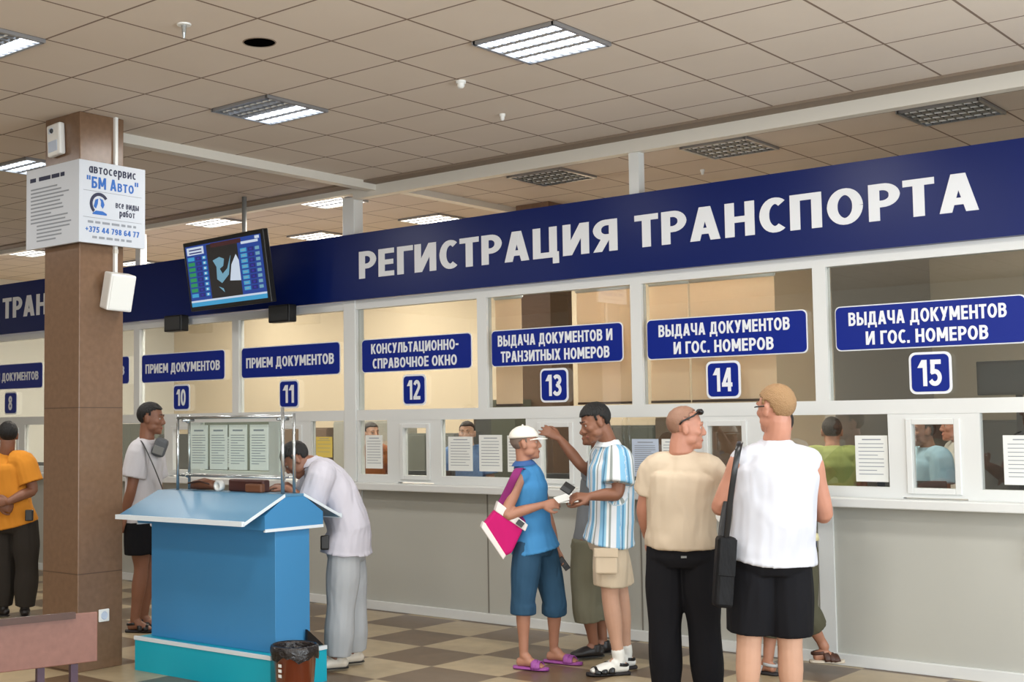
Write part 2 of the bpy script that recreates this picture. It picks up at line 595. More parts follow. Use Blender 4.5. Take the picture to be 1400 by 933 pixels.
# ------------------------------------------------------------------ bold capitals drawn as strokes
def glyph(ch, t=0.21, h=0.175):
    """(width, list of convex polygons) for a capital of height 1"""
    Q = []

    def R(x0, x1, y0, y1):
        Q.append([(x0, y0), (x1, y0), (x1, y1), (x0, y1)])

    def D(x0, y0, x1, y1, w=None):
        w = (w or t) / 2 * 1.06
        Q.append([(x0 - w, y0), (x0 + w, y0), (x1 + w, y1), (x1 - w, y1)])

    def S(pts, ws=None, n=0):
        """ribbon along a centre line"""
        k = len(pts)
        L = []
        for i, (x, y) in enumerate(pts):
            a = pts[max(i - 1, 0)]; b = pts[min(i + 1, k - 1)]
            dx, dy = b[0] - a[0], b[1] - a[1]
            l = math.hypot(dx, dy) or 1
            nx, ny = -dy / l, dx / l
            # stems are wider than bars
            w = (t * abs(nx) + h * abs(ny)) / max(abs(nx) + abs(ny), 1e-6) / 2
            L.append(((x + nx * w, y + ny * w), (x - nx * w, y - ny * w)))
        for p, q in zip(L, L[1:]):
            Q.append([p[0], p[1], q[1], q[0]])

    def arc(cx, cy, rx, ry, a0, a1, n=14):
        return [(cx + rx * math.cos(math.radians(a0 + (a1 - a0) * i / n)), cy + ry * math.sin(math.radians(a0 + (a1 - a0) * i / n))) for i in range(n + 1)]

    def bowl(x0, x1, y0, y1, left=False):
        cy = (y0 + y1) / 2
        ry = (y1 - y0 - h) / 2
        rx = min(ry * 1.05, (x1 - x0) * .6)
        cx = x1 - t / 2 - rx
        pts = [(x0, y1 - h / 2)] + arc(cx, cy, rx, ry, 90, -90) + [(x0, y0 + h / 2)]
        if left:
            pts = [(x0 + x1 - x, y) for x, y in pts]
        S(pts)
    w = 0.66
    if ch == 'Р': w = .64; R(0, t, 0, 1); bowl(t * .5, w, .36, 1)
    elif ch == 'Е': w = .56; R(0, t, 0, 1); R(0, w, 1 - h, 1); R(0, w * .95, .42, .42 + h); R(0, w, 0, h)
    elif ch == 'Г': w = .55; R(0, t, 0, 1); R(0, w, 1 - h, 1)
    elif ch == 'И': w = .74; R(0, t, 0, 1); R(w - t, w, 0, 1); D(t * .55, 0.0, w - t * .55, 1.0, t * 1.1)
    elif ch == 'С': w = .64; S(arc(w * .56, .5, w * .56 - t / 2, .5 - h / 2, 52, 308, 22))
    elif ch == 'Т': w = .62; R(0, w, 1 - h, 1); R(w / 2 - t / 2, w / 2 + t / 2, 0, 1)
    elif ch == 'А': w = .74; D(t * .53, 0, w / 2 - .02, 1); D(w - t * .53, 0, w / 2 + .02, 1); R(.17, w - .17, .19, .19 + h)
    elif ch == 'Ц': w = .76; R(0, t, 0, 1); R(.48, .48 + t, 0, 1); R(0, w, 0, h); R(w - t * .8, w, -.2, h)
    elif ch == 'Щ': w = 1.0; R(0, t, 0, 1); R(.36, .36 + t, 0, 1); R(.7, .7 + t, 0, 1); R(0, w, 0, h)
    elif ch == 'Я': w = .66; R(w - t, w, 0, 1); bowl(0, w - t * .5, .36, 1, True); D(t * .53, 0, w * .55, .45)
    elif ch == 'Н': w = .70; R(0, t, 0, 1); R(w - t, w, 0, 1); R(0, w, .41, .41 + h)
    elif ch == 'П': w = .70; R(0, t, 0, 1); R(w - t, w, 0, 1); R(0, w, 1 - h, 1)
    elif ch in 'О0': w = .76 if ch == 'О' else .6; S(arc(w / 2, .5, w / 2 - t / 2, .5 - h / 2, 0, 360, 30))
    elif ch == 'Д':
        w = .80; D(t * .53 + .1, h * .5, t * .53 + .17, 1); R(w - .1 - t, w - .1, 0, 1); R(.17, w - .1, 1 - h, 1); R(0, w, 0, h); R(0, t * .75, -.2, h); R(w - t * .75, w, -.2, h)
    elif ch == 'К': w = .70; R(0, t, 0, 1); D(t * .9, .45, w - t * .53, 1, t * 1.1); D(w - t * .53, 0, t * 1.25, .6, t * 1.1)
    elif ch == 'У': w = .68; D(w * .32, 0, w - t * .53, 1); D(w * .56, .28, t * .53, 1)
    elif ch == 'М': w = .86; R(0, t, 0, 1); R(w - t, w, 0, 1); D(w / 2, .22, t * .6, 1); D(w / 2, .22, w - t * .6, 1)
    elif ch == 'В': w = .66; R(0, t, 0, 1); bowl(t * .5, w - .03, .46, 1); bowl(t * .5, w, 0, .46 + h)
    elif ch == 'Ы': w = .90; R(0, t, 0, 1); bowl(t * .5, .62, 0, .62); R(w - t, w, 0, 1)
    elif ch == 'Ь': w = .62; R(0, t, 0, 1); bowl(t * .5, w, 0, .62)
    elif ch == 'Ч': w = .66; R(w - t, w, 0, 1); S([(t / 2, 1), (t / 2, .62)] + arc(t / 2 + .2, .58, .2, .58 - .33 - h / 2 + .08, 180, 270, 8) + [(w - t * .5, .34)])
    elif ch == 'З': w = .58; S(arc(w * .42, .73, w * .58 - t / 2, .27 - h / 2, 140, -90, 16)); S(arc(w * .42, .29, w * .58 - t / 2, .29 - h / 2, 90, -145, 16)); R(.2, .32, .44, .56)
    elif ch == 'Х': w = .72; D(t * .53, 0, w - t * .53, 1); D(w - t * .53, 0, t * .53, 1)
    elif ch == 'Л': w = .70; D(t * .53, 0, t * .53 + .14, 1); R(w - t, w, 0, 1); R(.16, w, 1 - h, 1)
    elif ch == '-': w = .36; R(0, w, .38, .38 + h)
    elif ch == '.': w = .2; R(0, t * .95, 0, h * 1.15)
    elif ch == '1': w = .42; R(w - t, w, 0, 1); D(t * .4, .70, w - t * .6, 1.0, t * 1.2)
    elif ch == '2': w = .60; S(arc(w / 2, .70, w / 2 - t / 2, .30 - h / 2, 165, -38, 16) + [(t * .62, h * .8)]); R(0, w, 0, h)
    elif ch == '3': w = .60; S(arc(w * .46, .74, w * .54 - t / 2, .26 - h / 2, 150, -90, 16)); S(arc(w * .44, .29, w * .56 - t / 2, .29 - h / 2, 90, -155, 16)); R(.2, .32, .44, .56)
    elif ch == '4': w = .66; R(w * .56, w * .56 + t, 0, 1); D(t * .5, .30, w * .56 + t * .4, 1.0, t); R(0, w, .2, .2 + h)
    elif ch == '5': w = .60; R(.06, w * .95, 1 - h, 1); D(.06 + t * .45, .48, .08 + t * .5, 1, t * .95); S([(.08, .52)] + arc(w * .44, .32, w * .56 - t / 2, .32 - h / 2, 110, -155, 18))
    elif ch == '8': w = .60; S(arc(w / 2, .745, w / 2 - t / 2 - .02, .255 - h / 2, 0, 360, 20)); S(arc(w / 2, .29, w / 2 - t / 2, .29 - h / 2, 0, 360, 20))
    elif ch == '9': w = .60; S(arc(w / 2, .67, w / 2 - t / 2, .33 - h / 2, 0, 360, 22)); S([(w - t / 2, .67)] + arc(w * .4, .42, w * .6 - t / 2, .42 - h / 2, 0, -125, 12))
    elif ch == '6': w = .60; S(arc(w / 2, .33, w / 2 - t / 2, .33 - h / 2, 0, 360, 22)); S([(t / 2, .33)] + arc(w * .6, .58, w * .6 - t / 2, .42 - h / 2, 180, 55, 12))
    elif ch == '7': w = .58; R(0, w, 1 - h, 1); D(w * .32, 0, w - t * .53, 1 - h * .5)
    elif ch == '+': w = .56; R(0, w, .42, .42 + h * .8); R(w / 2 - t * .4, w / 2 + t * .4, .22, .80)
    elif ch == '"': w = .42; R(0, t * .8, .68, 1.05); R(w - t * .8, w, .68, 1.05)
    elif ch == 'а': w = .62; S(arc(w / 2 - .02, .5, w / 2 - t / 2, .5 - h / 2, 0, 360, 20)); R(w - t, w, 0, 1)
    elif ch == 'е': w = .64; S(arc(w / 2, .5, w / 2 - t / 2, .5 - h / 2, 5, 318, 20)); R(.08, w - .05, .42, .42 + h * .8)
    elif ch == 'р': w = .64; S(arc(w / 2 + .02, .5, w / 2 - t / 2, .5 - h / 2, 0, 360, 20)); R(0, t, -.42, 1)
    elif ch == 'б': w = .62; S(arc(w / 2, .45, w / 2 - t / 2, .45 - h / 2, 0, 360, 20)); S([(t / 2, .45), (t / 2 + .02, .95), (w * .5, 1.22), (w * .95, 1.36)])
    elif ch == 'Б': w = .64; R(0, t, 0, 1); R(0, w * .95, 1 - h, 1); bowl(t * .5, w, 0, .62)
    elif ch.islower() and ch.upper() != ch: return glyph(ch.upper(), t, h)
    else: w = .3
    return w, Q


def bold_letters(body, name, m, mtx, parent, width, height, depth=0.003, gap=0.115, t=0.21, h=0.175):
    """one raised mesh per word, the whole line fitted to a width and a height"""
    x = 0.0
    words = [[]]
    for ch in body:
        if ch == ' ':
            x += 0.36
            words.append([])
            continue
        w, Q = glyph(ch, t, h)
        if ch.islower():
            Q = [[(a * .8, b * .74) for a, b in q] for q in Q]
            w *= .8
        if ch == 'Т' and words[-1]:
            x -= 0.03
        words[-1].append((x, Q))
        x += w + gap - {'С': .06, 'Г': .06, 'Т': .03, 'Р': .03}.get(ch, 0)
    tot = x - gap
    sx = width / tot
    o = None
    for word in words:
        mb = MB()
        k = 0
        for gx, Q in word:
            for q in Q:
                k += 1
                d = depth + 0.0001 * (k % 23)
                mb.poly([((gx + a - tot / 2) * sx, 0, (b - .5) * height) for a, b in q], (0, -d, 0))
        mb.xf(mtx)
        o = mb.build(name, m, parent)
    return o

# ------------------------------------------------------------------ room shell
H = 4.04
struct(MB().box(-9.2, 10.6, -13.6, 6.2, -0.12, 0).build('floor', M['floor']))
struct(MB().box(-9.2, 10.6, -13.6, 6.2, H, H + 0.1).build('ceiling', M['ceiling']))
struct(MB().box(-9.3, -9.2, -13.6, 6.2, 0, H).build('wall_left', M['plaster_white']))


def window_wall(name, spans, lo, hi, make):
    """a wall with window openings, its sill height and heads"""
    mb = MB()
    edge = [spans[0] - 30] + []
    return mb


# right wall with four tall windows
mb = MB()
ys = (-10.4, -7.6, -4.8, -2.0)
prev = -13.6
for y in ys:
    mb.box(10.5, 10.6, prev, y - 1.15, 0, H)
    mb.box(10.5, 10.6, y - 1.15, y + 1.15, 0, 0.6)
    mb.box(10.5, 10.6, y - 1.15, y + 1.15, 3.1, H)
    prev = y + 1.15
mb.box(10.5, 10.6, prev, 6.2, 0, H)
struct(mb.build('wall_right', M['plaster_white']))
mb = MB()
xs_ = (4.7, 8.0)
prev = -9.2
for x in xs_:
    mb.box(prev, x - 1.3, -13.6, -13.5, 0, H)
    mb.box(x - 1.3, x + 1.3, -13.6, -13.5, 0, 0.7)
    mb.box(x - 1.3, x + 1.3, -13.6, -13.5, 3.1, H)
    prev = x + 1.3
mb.box(prev, 10.5, -13.6, -13.5, 0, H)
struct(mb.build('wall_front', M['plaster_white']))
wn = 20
for y in ys:
    m_ = MB()
    for a, b in ((y - 1.15, y - 1.09), (y - 0.03, y + 0.03), (y + 1.09, y + 1.15)):
        m_.box(10.5, 10.58, a, b, 0.6, 3.1)
    m_.box(10.5, 10.58, y - 1.09, y + 1.09, 0.6, 0.66); m_.box(10.5, 10.58, y - 1.09, y + 1.09, 3.04, 3.1)
    struct(m_.build('window_%d' % wn, M['pvc'])); wn += 1
for x in xs_:
    m_ = MB().frame(x - 1.3, x + 1.3, 0.7, 3.1, 0.06, -13.58, -13.5).box(x - 0.03, x + 0.03, -13.58, -13.5, 0.76, 3.04)
    struct(m_.build('window_%d' % wn, M['pvc'])); wn += 1
# office behind the glass
struct(MB().box(-9.2, 10.5, 5.2, 5.3, 0, H).build('wall_back', M['plaster']))
struct(MB().box(3.5, 3.6, 2.6, 5.2, 0, H).build('wall_office', M['plaster_grey']))

# ------------------------------------------------------------------ counter wall
X0, X1 = -9.15, 8.6
LEDGE = 1.19
cw = MB().box(X0, X1, 0.0, 0.06, 0, 1.12)
cw = struct(cw.build('wall_counter', M['panel']))
for x in (-8.5, -6.8, -5.1, -3.42, -1.74, 1.54, 3.07, 6.14, 7.7):
    MB().box(x - 0.006, x + 0.006, -0.004, 0.0, 0.08, 1.12).build('panel_joint', M['joint'], cw)
for x in (0.0, 4.6):
    MB().box(x - 0.06, x + 0.05, -0.02, 0.0, 0.08, 1.12).build('batten', M['pvc'], cw)
struct(MB().box(X0, X1, -0.03, 0.0, 0, 0.085).build('baseboard_counter', M['pvc'], bevel=0.006))
ledge = MB().box(X0, X1, -0.17, 0.35, 1.125, LEDGE).build('counter_ledge', M['pvc'], bevel=0.008)
tag(ledge, 'long white counter ledge running under the row of service windows', 'counter')

# bays: (upper mullions)
MULL = [-8.5, -6.8, -5.1, -3.42, -1.74, -0.08, 1.52, 3.08, 4.605, 6.14, 7.7]
SASH = {7: -7.65, 8: -6.0, 9: -4.30, 10: -2.62, 11: -0.93, 12: 0.73, 13: 2.28, 14: 3.83, 15: 5.37, 16: 6.95}
ZM0, ZM1 = 1.775, 1.875       # middle rail
ZT0, ZT1 = 2.845, 2.93        # top rail
zb = 1.265
n = 1
for a, b in zip(MULL, MULL[1:]):
    fr = MB()
    wa = 0.08 if abs(a + 0.08) < 0.01 else 0.05
    wb = 0.08 if abs(b + 0.08) < 0.01 else 0.05
    fr.box(a, a + wa, -0.02, 0.06, ZM1, ZT0); fr.box(b - wb, b, -0.02, 0.06, ZM1, ZT0)
    fr.box(a, b, -0.02, 0.06, ZM0, ZM1); fr.box(a, b, -0.02, 0.06, ZT0, ZT1)
    root = struct(fr.build('window_%d' % n, M['pvc']))
    MB().box(a + wa, b - wb, 0.015, 0.021, ZM1, ZT0).build('pane', M['glass'], root)
    n += 1
# lower row: fixed panes between opening sashes
keys = sorted(SASH)
edges = []
for k in keys:
    c = SASH[k]
    edges.append((c - 0.215, c + 0.215))
for i, k in enumerate(keys):
    a, b = edges[i]
    fr = MB().frame(a, b, 1.20, ZM0, 0.035, -0.015, 0.05)
    root = struct(fr.build('window_%d' % n, M['pvc'])); n += 1
    sa = MB().frame(a + 0.035, b - 0.035, 1.225, ZM0 - 0.035, 0.04, -0.03, 0.04).build('sash', M['pvc'], root, bevel=0.004)
    MB().box(a + 0.075, b - 0.075, 0.012, 0.018, 1.265, ZM0 - 0.075).build('pane', M['glass'], sa)
    if i + 1 < len(keys):
        c = edges[i + 1][0]
        spans = [(b, c)]
        if k == 11:
            spans = [(b, -0.16), (0.0, c)]
        for (p, q) in spans:
            w = 0.09
            fr = MB()
            wl_ = 0.02 if (k == 11 and p == 0.0) else w
            wr_ = 0.02 if (k == 11 and q == -0.16) else w
            if k == 11 and p == 0.0:
                wr_ = 0.13
            fr.box(p, p + wl_, -0.015, 0.05, LEDGE, ZM0); fr.box(q - wr_, q, -0.015, 0.05, LEDGE, ZM0)
            fr.box(p + wl_, q - wr_, -0.015, 0.05, LEDGE, zb)
            root = struct(fr.build('window_%d' % n, M['pvc'])); n += 1
            MB().box(p + wl_, q - wr_, 0.012, 0.018, zb, ZM0).build('pane', M['glass'], root)
struct(MB().box(-0.16, -0.004, -0.03, 0.10, LEDGE, H - 0.1).build('trim_1', M['pvc'], bevel=0.006))
tn = 2
for x in (3.09, 6.2, -3.4, -6.6):
    struct(MB().box(x - 0.045, x + 0.045, -0.02, 0.07, 2.93, H - 0.1).build('trim_%d' % tn, M['pvc'])); tn += 1
# ceiling rails and a strip above them with shade put into its colour
for (x0, x1, y0, y1, z0) in ((0.0, 9.5, -0.05, 0.05, H - 0.125), (-9.1, 0.0, -0.05, 0.03, H - 0.07), (0.2, 0.30, -3.26, -0.05, H - 0.075), (0.28, 0.38, 0.05, 5.2, H - 0.06)):
    struct(MB().box(x0, x1, y0, y1, z0, H).build('trim_%d' % tn, M['rail'])); tn += 1
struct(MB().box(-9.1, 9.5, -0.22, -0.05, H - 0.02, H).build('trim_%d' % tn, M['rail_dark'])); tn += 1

# ------------------------------------------------------------------ banner
ban = thing('banner_sign', (0, -0.05, 2.93), 'long dark blue banner with big white lettering above the service windows', 'sign')
MB().box(X0, 8.6, -0.09, -0.03, 2.93, 3.565).build('panel', M['navy'], ban)
for x in (-3.42, 3.0):
    pass


def fit_text(s, x0, x1, z0, z1, y, nm, m, parent, bold):
    return bold_letters(s, nm, m, T((x0 + x1) / 2, y, (z0 + z1) / 2), parent, x1 - x0, z1 - z0, t=.225, h=.18)


fit_text('РЕГИСТРАЦИЯ', 0.115, 2.97, 3.125, 3.385, -0.092, 'lettering', M['lettering'], ban, 0.016)
fit_text('ТРАНСПОРТА', 3.13, 5.75, 3.125, 3.385, -0.092, 'lettering', M['lettering'], ban, 0.016)
fit_text('РЕГИСТРАЦИЯ', -9.05, -6.22, 3.125, 3.385, -0.092, 'lettering', M['lettering'], ban, 0.016)
fit_text('ТРАНСПОРТА', -6.09, -3.56, 3.125, 3.385, -0.092, 'lettering', M['lettering'], ban, 0.016)

# ------------------------------------------------------------------ signs over the windows
SIGNS = {
    8: (-6.72, -5.30, ['ПРИЕМ ДОКУМЕНТОВ']), 9: (-4.98, -3.56, ['ПРИЕМ ДОКУМЕНТОВ']),
    10: (-3.31, -1.91, ['ПРИЕМ ДОКУМЕНТОВ']), 11: (-1.63, -0.22, ['ПРИЕМ ДОКУМЕНТОВ']),
    12: (0.085, 1.40, ['КОНСУЛЬТАЦИОННО-', 'СПРАВОЧНОЕ ОКНО']),
    13: (1.635, 2.95, ['ВЫДАЧА ДОКУМЕНТОВ И', 'ТРАНЗИТНЫХ НОМЕРОВ']),
    14: (3.185, 4.50, ['ВЫДАЧА ДОКУМЕНТОВ', 'И ГОС. НОМЕРОВ']),
    15: (4.725, 5.99, ['ВЫДАЧА ДОКУМЕНТОВ', 'И ГОС. НОМЕРОВ']),
}
SLAB = {8: 'blue sign for receiving documents far left beyond the brown column', 9: 'blue sign for receiving documents mostly hidden behind the brown column',
        10: 'blue one-line sign directly above the number 10 plate', 11: 'blue one-line sign directly above the number 11 plate',
        12: 'blue two-line sign for the enquiry window above the number 12 plate', 13: 'blue two-line sign for transit plates above the number 13 plate',
        14: 'blue two-line sign above the number 14 plate', 15: 'blue two-line sign above the number 15 plate at right edge'}
for k, (x0, x1, lines) in SIGNS.items():
    sg = thing('window_sign', ((x0 + x1) / 2, -0.03, 2.235), SLAB[k], 'sign', 'blue signs above the service windows')
    y = -0.022
    MB().poly([(px, y, pz) for px, pz in rounded_rect(x0 - 0.008, x1 + 0.008, 2.227, 2.548, 0.038)], (0, 0.005, 0)).build('border', M['lettering'], sg)
    MB().poly([(px, y - 0.006, pz) for px, pz in rounded_rect(x0, x1, 2.235, 2.54, 0.035)], (0, 0.006, 0)).build('panel', M['navy_sign'], sg)
    cx = (x0 + x1) / 2
    if len(lines) == 1:
        bold_letters(lines[0], 'lettering', M['lettering'], T(cx, y - 0.006, 2.385), sg, 1.27, 0.105, depth=0.002)
    else:
        W = {12: (1.06, 1.02), 13: (1.16, 1.10), 14: (1.09, 0.83), 15: (1.06, 0.82)}[k]
        bold_letters(lines[0], 'lettering', M['lettering'], T(cx - 0.01, y - 0.006, 2.452), sg, W[0], 0.095, depth=0.002)
        bold_letters(lines[1], 'lettering', M['lettering'], T(cx - 0.01, y - 0.006, 2.312), sg, W[1], 0.095, depth=0.002)
    c = SASH[k]
    pl = thing('number_plate', (c, -0.03, 1.91), 'small blue plate with the white number %d' % k, 'sign', 'number plates over the windows')
    MB().poly([(px, y, pz) for px, pz in rounded_rect(c - 0.142, c + 0.142, 1.908, 2.196, 0.045)], (0, 0.005, 0)).build('border', M['lettering'], pl)
    MB().poly([(px, y - 0.005, pz) for px, pz in rounded_rect(c - 0.125, c + 0.125, 1.925, 2.179, 0.035)], (0, 0.006, 0)).build('panel', M['navy_sign'], pl)
    bold_letters(str(k), 'numeral', M['lettering'], T(c, y - 0.005, 2.052), pl, 0.155 if k > 9 else 0.085, 0.18, depth=0.002, t=0.2)


# ------------------------------------------------------------------ notices stuck on the glass
def notice(x0, x1, z0, z1, label, m='paper', y=-0.004, lines=9, group='notice sheets taped to the service windows', y2=0.002):
    o = thing('notice_sheet', ((x0 + x1) / 2, y, z0), label, 'notice', group)
    MB().box(x0, x1, y, y2, z0, z1).build('sheet', M[m], o)
    b = MB()
    w, h = x1 - x0, z1 - z0
    b.box(x0 + w * .22, x1 - w * .2, y - 0.001, y, z1 - h * .10, z1 - h * .075)
    for i in range(lines):
        zz = z1 - h * (0.17 + 0.74 * i / lines)
        r = random.uniform(.02, .3) if i % 4 == 3 else random.uniform(0.0, .06)
        b.box(x0 + w * .1, x1 - w * (.09 + r), y - 0.001, y, zz - h * .016, zz)
    b.build('print', M['ink'], o)
    return o


GY = 0.004


def gnotice(*a, **k):
    return notice(*a, y=0.008, y2=0.0115, **k)


gnotice(0.085, 0.30, 1.32, 1.635, 'white notice in the narrow pane beside the thick white post')
gnotice(1.10, 1.375, 1.315, 1.62, 'white notice left of two in the wide pane under number 12')
gnotice(1.45, 1.70, 1.315, 1.635, 'white notice in the middle of the wide pane under number 12')
gnotice(1.76, 1.92, 1.315, 1.63, 'white notice half covered by the woman in the white cap')
gnotice(3.0, 3.24, 1.30, 1.60, 'bluish sheet of small print between striped shirt man and beige shirt man', m='paper_blue', lines=14)
gnotice(3.27, 3.42, 1.33, 1.60, 'pale notice just left of the bald man in beige')
gnotice(4.82, 5.05, 1.30, 1.625, 'white notice in the pane right of the man in white vest')
gnotice(5.81, 6.09, 1.30, 1.625, 'white notice at the right edge of the picture')
gnotice(-0.58, -0.36, 1.42, 1.62, 'yellow notice in the pane above the bending man', m='paper_yellow', lines=4)
gnotice(-1.33, -1.13, 1.45, 1.72, 'white notice with a dark portrait behind the bending man', lines=5)
gnotice(-2.0, -1.78, 1.3, 1.62, 'white notice behind the glass stand on the blue desk')


# ------------------------------------------------------------------ ceiling lights
def ceiling_light(x, y, rows, label, group, warm=False, dim=False):
    """rows: which of the four lamp rows are lit"""
    o = thing('ceiling_light', (x, y, H), label, 'ceiling light', group)
    z = H - 0.022
    f = MB()
    s = 0.29
    for a in (-1, 1):
        f.box(x + a * s - 0.012, x + a * s + 0.012, y - s - .012, y + s + .012, z, H)
        f.box(x - s, x + s, y + a * s - 0.012, y + a * s + 0.012, z, H)
    f.build('frame', M['louvre'], o)
    MB().box(x - s, x + s, y - s, y + s, H - 0.005, H - 0.002).build('tray', M['lamp_off'], o)
    lit = MB(); un = MB(); nl = nu = 0
    for i in range(4):
        cy = y - s + (i + .5) * 2 * s / 4
        if rows[i]:
            lit.box(x - s + .02, x + s - .02, cy - 0.058, cy + 0.058, H - 0.011, H - 0.006); nl += 1
        else:
            un.tube([(x - s + .03, cy, H - 0.012), (x + s - .03, cy, H - 0.012)], 0.006, 8); nu += 1
    if nl:
        lit.build('lamp', M['lamp_warm' if warm else 'lamp'], o)
    if nl and not warm:
        lamp = area('hall_lamp_light', (x, y, z - 0.02), (.5, .5), 9 * nl, (0, 0, -1), (1.0, 0.97, 0.93))
        lamp.parent = o
        lamp.matrix_parent_inverse = o.matrix_basis.inverted()
    if warm:
        lamp = area('office_lamp_light', (x, y, z - 0.02), (.5, .5), 58, (0, 0, -1), (1.0, 0.905, 0.78))
        lamp.parent = o
        lamp.matrix_parent_inverse = o.matrix_basis.inverted()
    if nu:
        un.build('lamp', M['white'], o, label='unlit lamp tubes')
    lv = MB()
    for i in range(1, 4):
        cy = y - s + i * 2 * s / 4
        lv.poly([(x - s, cy - .012, H - .006), (x - s, cy + .012, H - .006), (x - s, cy, z)], (2 * s, 0, 0))
    for i in range(1, 9):
        cx = x - s + i * 2 * s / 9
        lv.box(cx - .0025, cx + .0025, y - s, y + s, z + .002, z + .014)
    lv.build('louvre', M['louvre_unlit' if dim else 'louvre'], o)
    return o


ALL = (1, 1, 1, 1); NO = (0, 0, 0, 0)
ceiling_light(4.08, -2.72, ALL, 'fully lit square ceiling light nearest the camera, upper middle of the picture', 'hall ceiling lights')
ceiling_light(1.68, -2.72, (0, 0, 1, 1), 'half lit square ceiling light right of the brown column top', 'hall ceiling lights')
ceiling_light(1.68, -5.12, (0, 0, 0, 1), 'mostly dark square ceiling light cut by the left edge of the picture', 'hall ceiling lights')
ceiling_light(-1.32, -2.72, ALL, 'lit ceiling light peeping out left of the column top', 'hall ceiling lights')
for x, y, lb in ((4.08, -5.12, 'added hall light overhead just above the picture'), (4.08, -7.52, 'added hall light overhead beside the camera'), (6.48, -5.12, 'added hall light overhead right of the camera'), (6.48, -2.72, 'added hall light beyond the right edge of the picture'),
                 (1.68, -7.52, 'added hall light overhead left of the camera'), (-1.32, -5.12, 'added hall light left of the picture near the bench'), (-3.72, -5.12, 'added hall light far left of the picture')):
    ceiling_light(x, y, ALL, lb, 'hall ceiling lights')  # unseen fixtures added to raise the light level of the hall
ceiling_light(1.68, 0.88, NO, 'dark ceiling light left of the thin post over the banner', 'office ceiling lights', dim=True)
ceiling_light(3.48, 0.88, NO, 'dark ceiling light right of the thin post over the banner', 'office ceiling lights', dim=True)
ceiling_light(5.28, 0.88, NO, 'dark ceiling light at far right above the banner', 'office ceiling lights', dim=True)
for x, y, lb in ((-0.72, 0.33, 'lit office light just left of the thick white post'), (-2.58, 0.33, 'lit office light above the hanging television screen'),
                 (-2.52, 2.08, 'lit office light low between television and thick white post'), (-0.72, 2.08, 'lit office light right of the thick white post'),
                 (-6.2, 0.33, 'lit office light left of the column below the advertising sign'), (-6.15, 2.15, 'lit office light right of the column above the banner'),
                 (-4.4, 0.33, 'lit office light hidden behind the brown column'), (-4.4, 2.1, 'lit office light above the banner behind the television')):
    ceiling_light(x, y, ALL, lb, 'office ceiling lights', warm=True)
for x, y in ((-6.6, 3.9), (-3.6, 3.9), (-0.6, 3.9)):
    ceiling_light(x, y, ALL, 'lit office light deep inside the office near its back wall', 'deep office lights', warm=True)


def detector(x, y, label, r=0.034):
    o = thing('smoke_detector', (x, y, H), label, 'smoke detector', 'small ceiling fittings')
    MB().lathe((x, y, H), [(0.0, -0.018), (r, -0.018), (r * 1.05, 0)], 20).build('base', M['white'], o, smooth=True)
    MB().lathe((x, y, H), [(0.0, -0.05), (r * .5, -0.048), (r * .75, -0.035), (r * .7, -0.018)], 20).build('head', M['white'], o, smooth=True)


detector(3.17, -2.36, 'white smoke detector below and left of the fully lit ceiling light')
detector(2.81, -1.41, 'tiny white ceiling fitting right of the half lit ceiling light', 0.022)
detector(2.84, 1.61, 'tiny white ceiling fitting under the dark office light', 0.02)
o = thing('sprinkler_head', (2.8, -4.44, H), 'small sprinkler hanging from the ceiling at upper left', 'sprinkler')
MB().lathe((2.8, -4.44, H), [(0.0, -0.008), (0.04, -0.008), (0.042, 0)], 20).build('rosette', M['white'], o)
MB().lathe((2.8, -4.44, H), [(0.0, -0.085), (0.006, -0.084), (0.012, -0.05), (0.016, -0.008)], 14).build('nozzle', M['steel'], o)
o = thing('recessed_opening', (2.85, -3.9, H), 'round black hole in a ceiling tile near the column', 'ceiling opening')
MB().lathe((2.85, -3.9, H), [(0.0, -0.001), (0.095, -0.001)], 30).build('hole', M['matt'], o)
MB().lathe((2.85, -3.9, H), [(0.094, -0.001), (0.095, -0.004), (0.101, -0.003), (0.102, 0)], 30).build('ring', M['rail_dark'], o)

# ------------------------------------------------------------------ column and what hangs on it
cx0, cx1, cy0, cy1 = 0.22, 0.66, -3.65, -3.26
struct(MB().box(cx0, cx1, cy0, cy1, 0, H).build('column', M['stone'], bevel=0.006))
struct(MB().box(0.45, 0.87, 2.0, 2.4, 0, H).build('column', M['stone'], bevel=0.006))
ad = thing('advertising_sign', (0.44, -3.45, 3.07), 'white two-sided advertising sign wrapped round the brown column', 'sign')
MB().box(0.05, 0.70, -3.70, -3.675, 3.07, 3.67).build('side_panel', M['signboard'], ad)
MB().box(0.70, 0.725, -3.70, -3.11, 3.07, 3.67).build('front_panel', M['signboard'], ad)
Rx = T(0.7255, -3.405, 0) @ Matrix.Rotation(PI / 2, 4, 'Z')
def adtext(s, z, w, h, m, b, dx=0):
    bold_letters(s, 'lettering', M[m], Rx @ T(dx, 0, z), ad, w, h, depth=0.001, gap=.14)
adtext('автосервис', 3.615, 0.42, 0.066, 'ink_dark', .003)
adtext('"БМ Авто"', 3.515, 0.46, 0.085, 'ink_blue', .004)
adtext('все виды', 3.375, 0.21, 0.050, 'ink_dark', .002, 0.13)
adtext('работ', 3.315, 0.14, 0.050, 'ink_dark', .002, 0.13)
adtext('+375 44 798 64 77', 3.17, 0.48, 0.042, 'ink_blue', .002)
b = MB()
for z, x0, x1 in ((3.225, -.22, .21), (3.115, -.18, .18)):
    x = x0
    while x < x1:
        w = random.uniform(.03, .07)
        b.poly([Rx @ V(p) for p in ((x, -.001, z - .009), (min(x + w, x1), -.001, z - .009), (min(x + w, x1), -.001, z + .008), (x, -.001, z + .008))], (0.001, 0, 0))
        x += w + .018
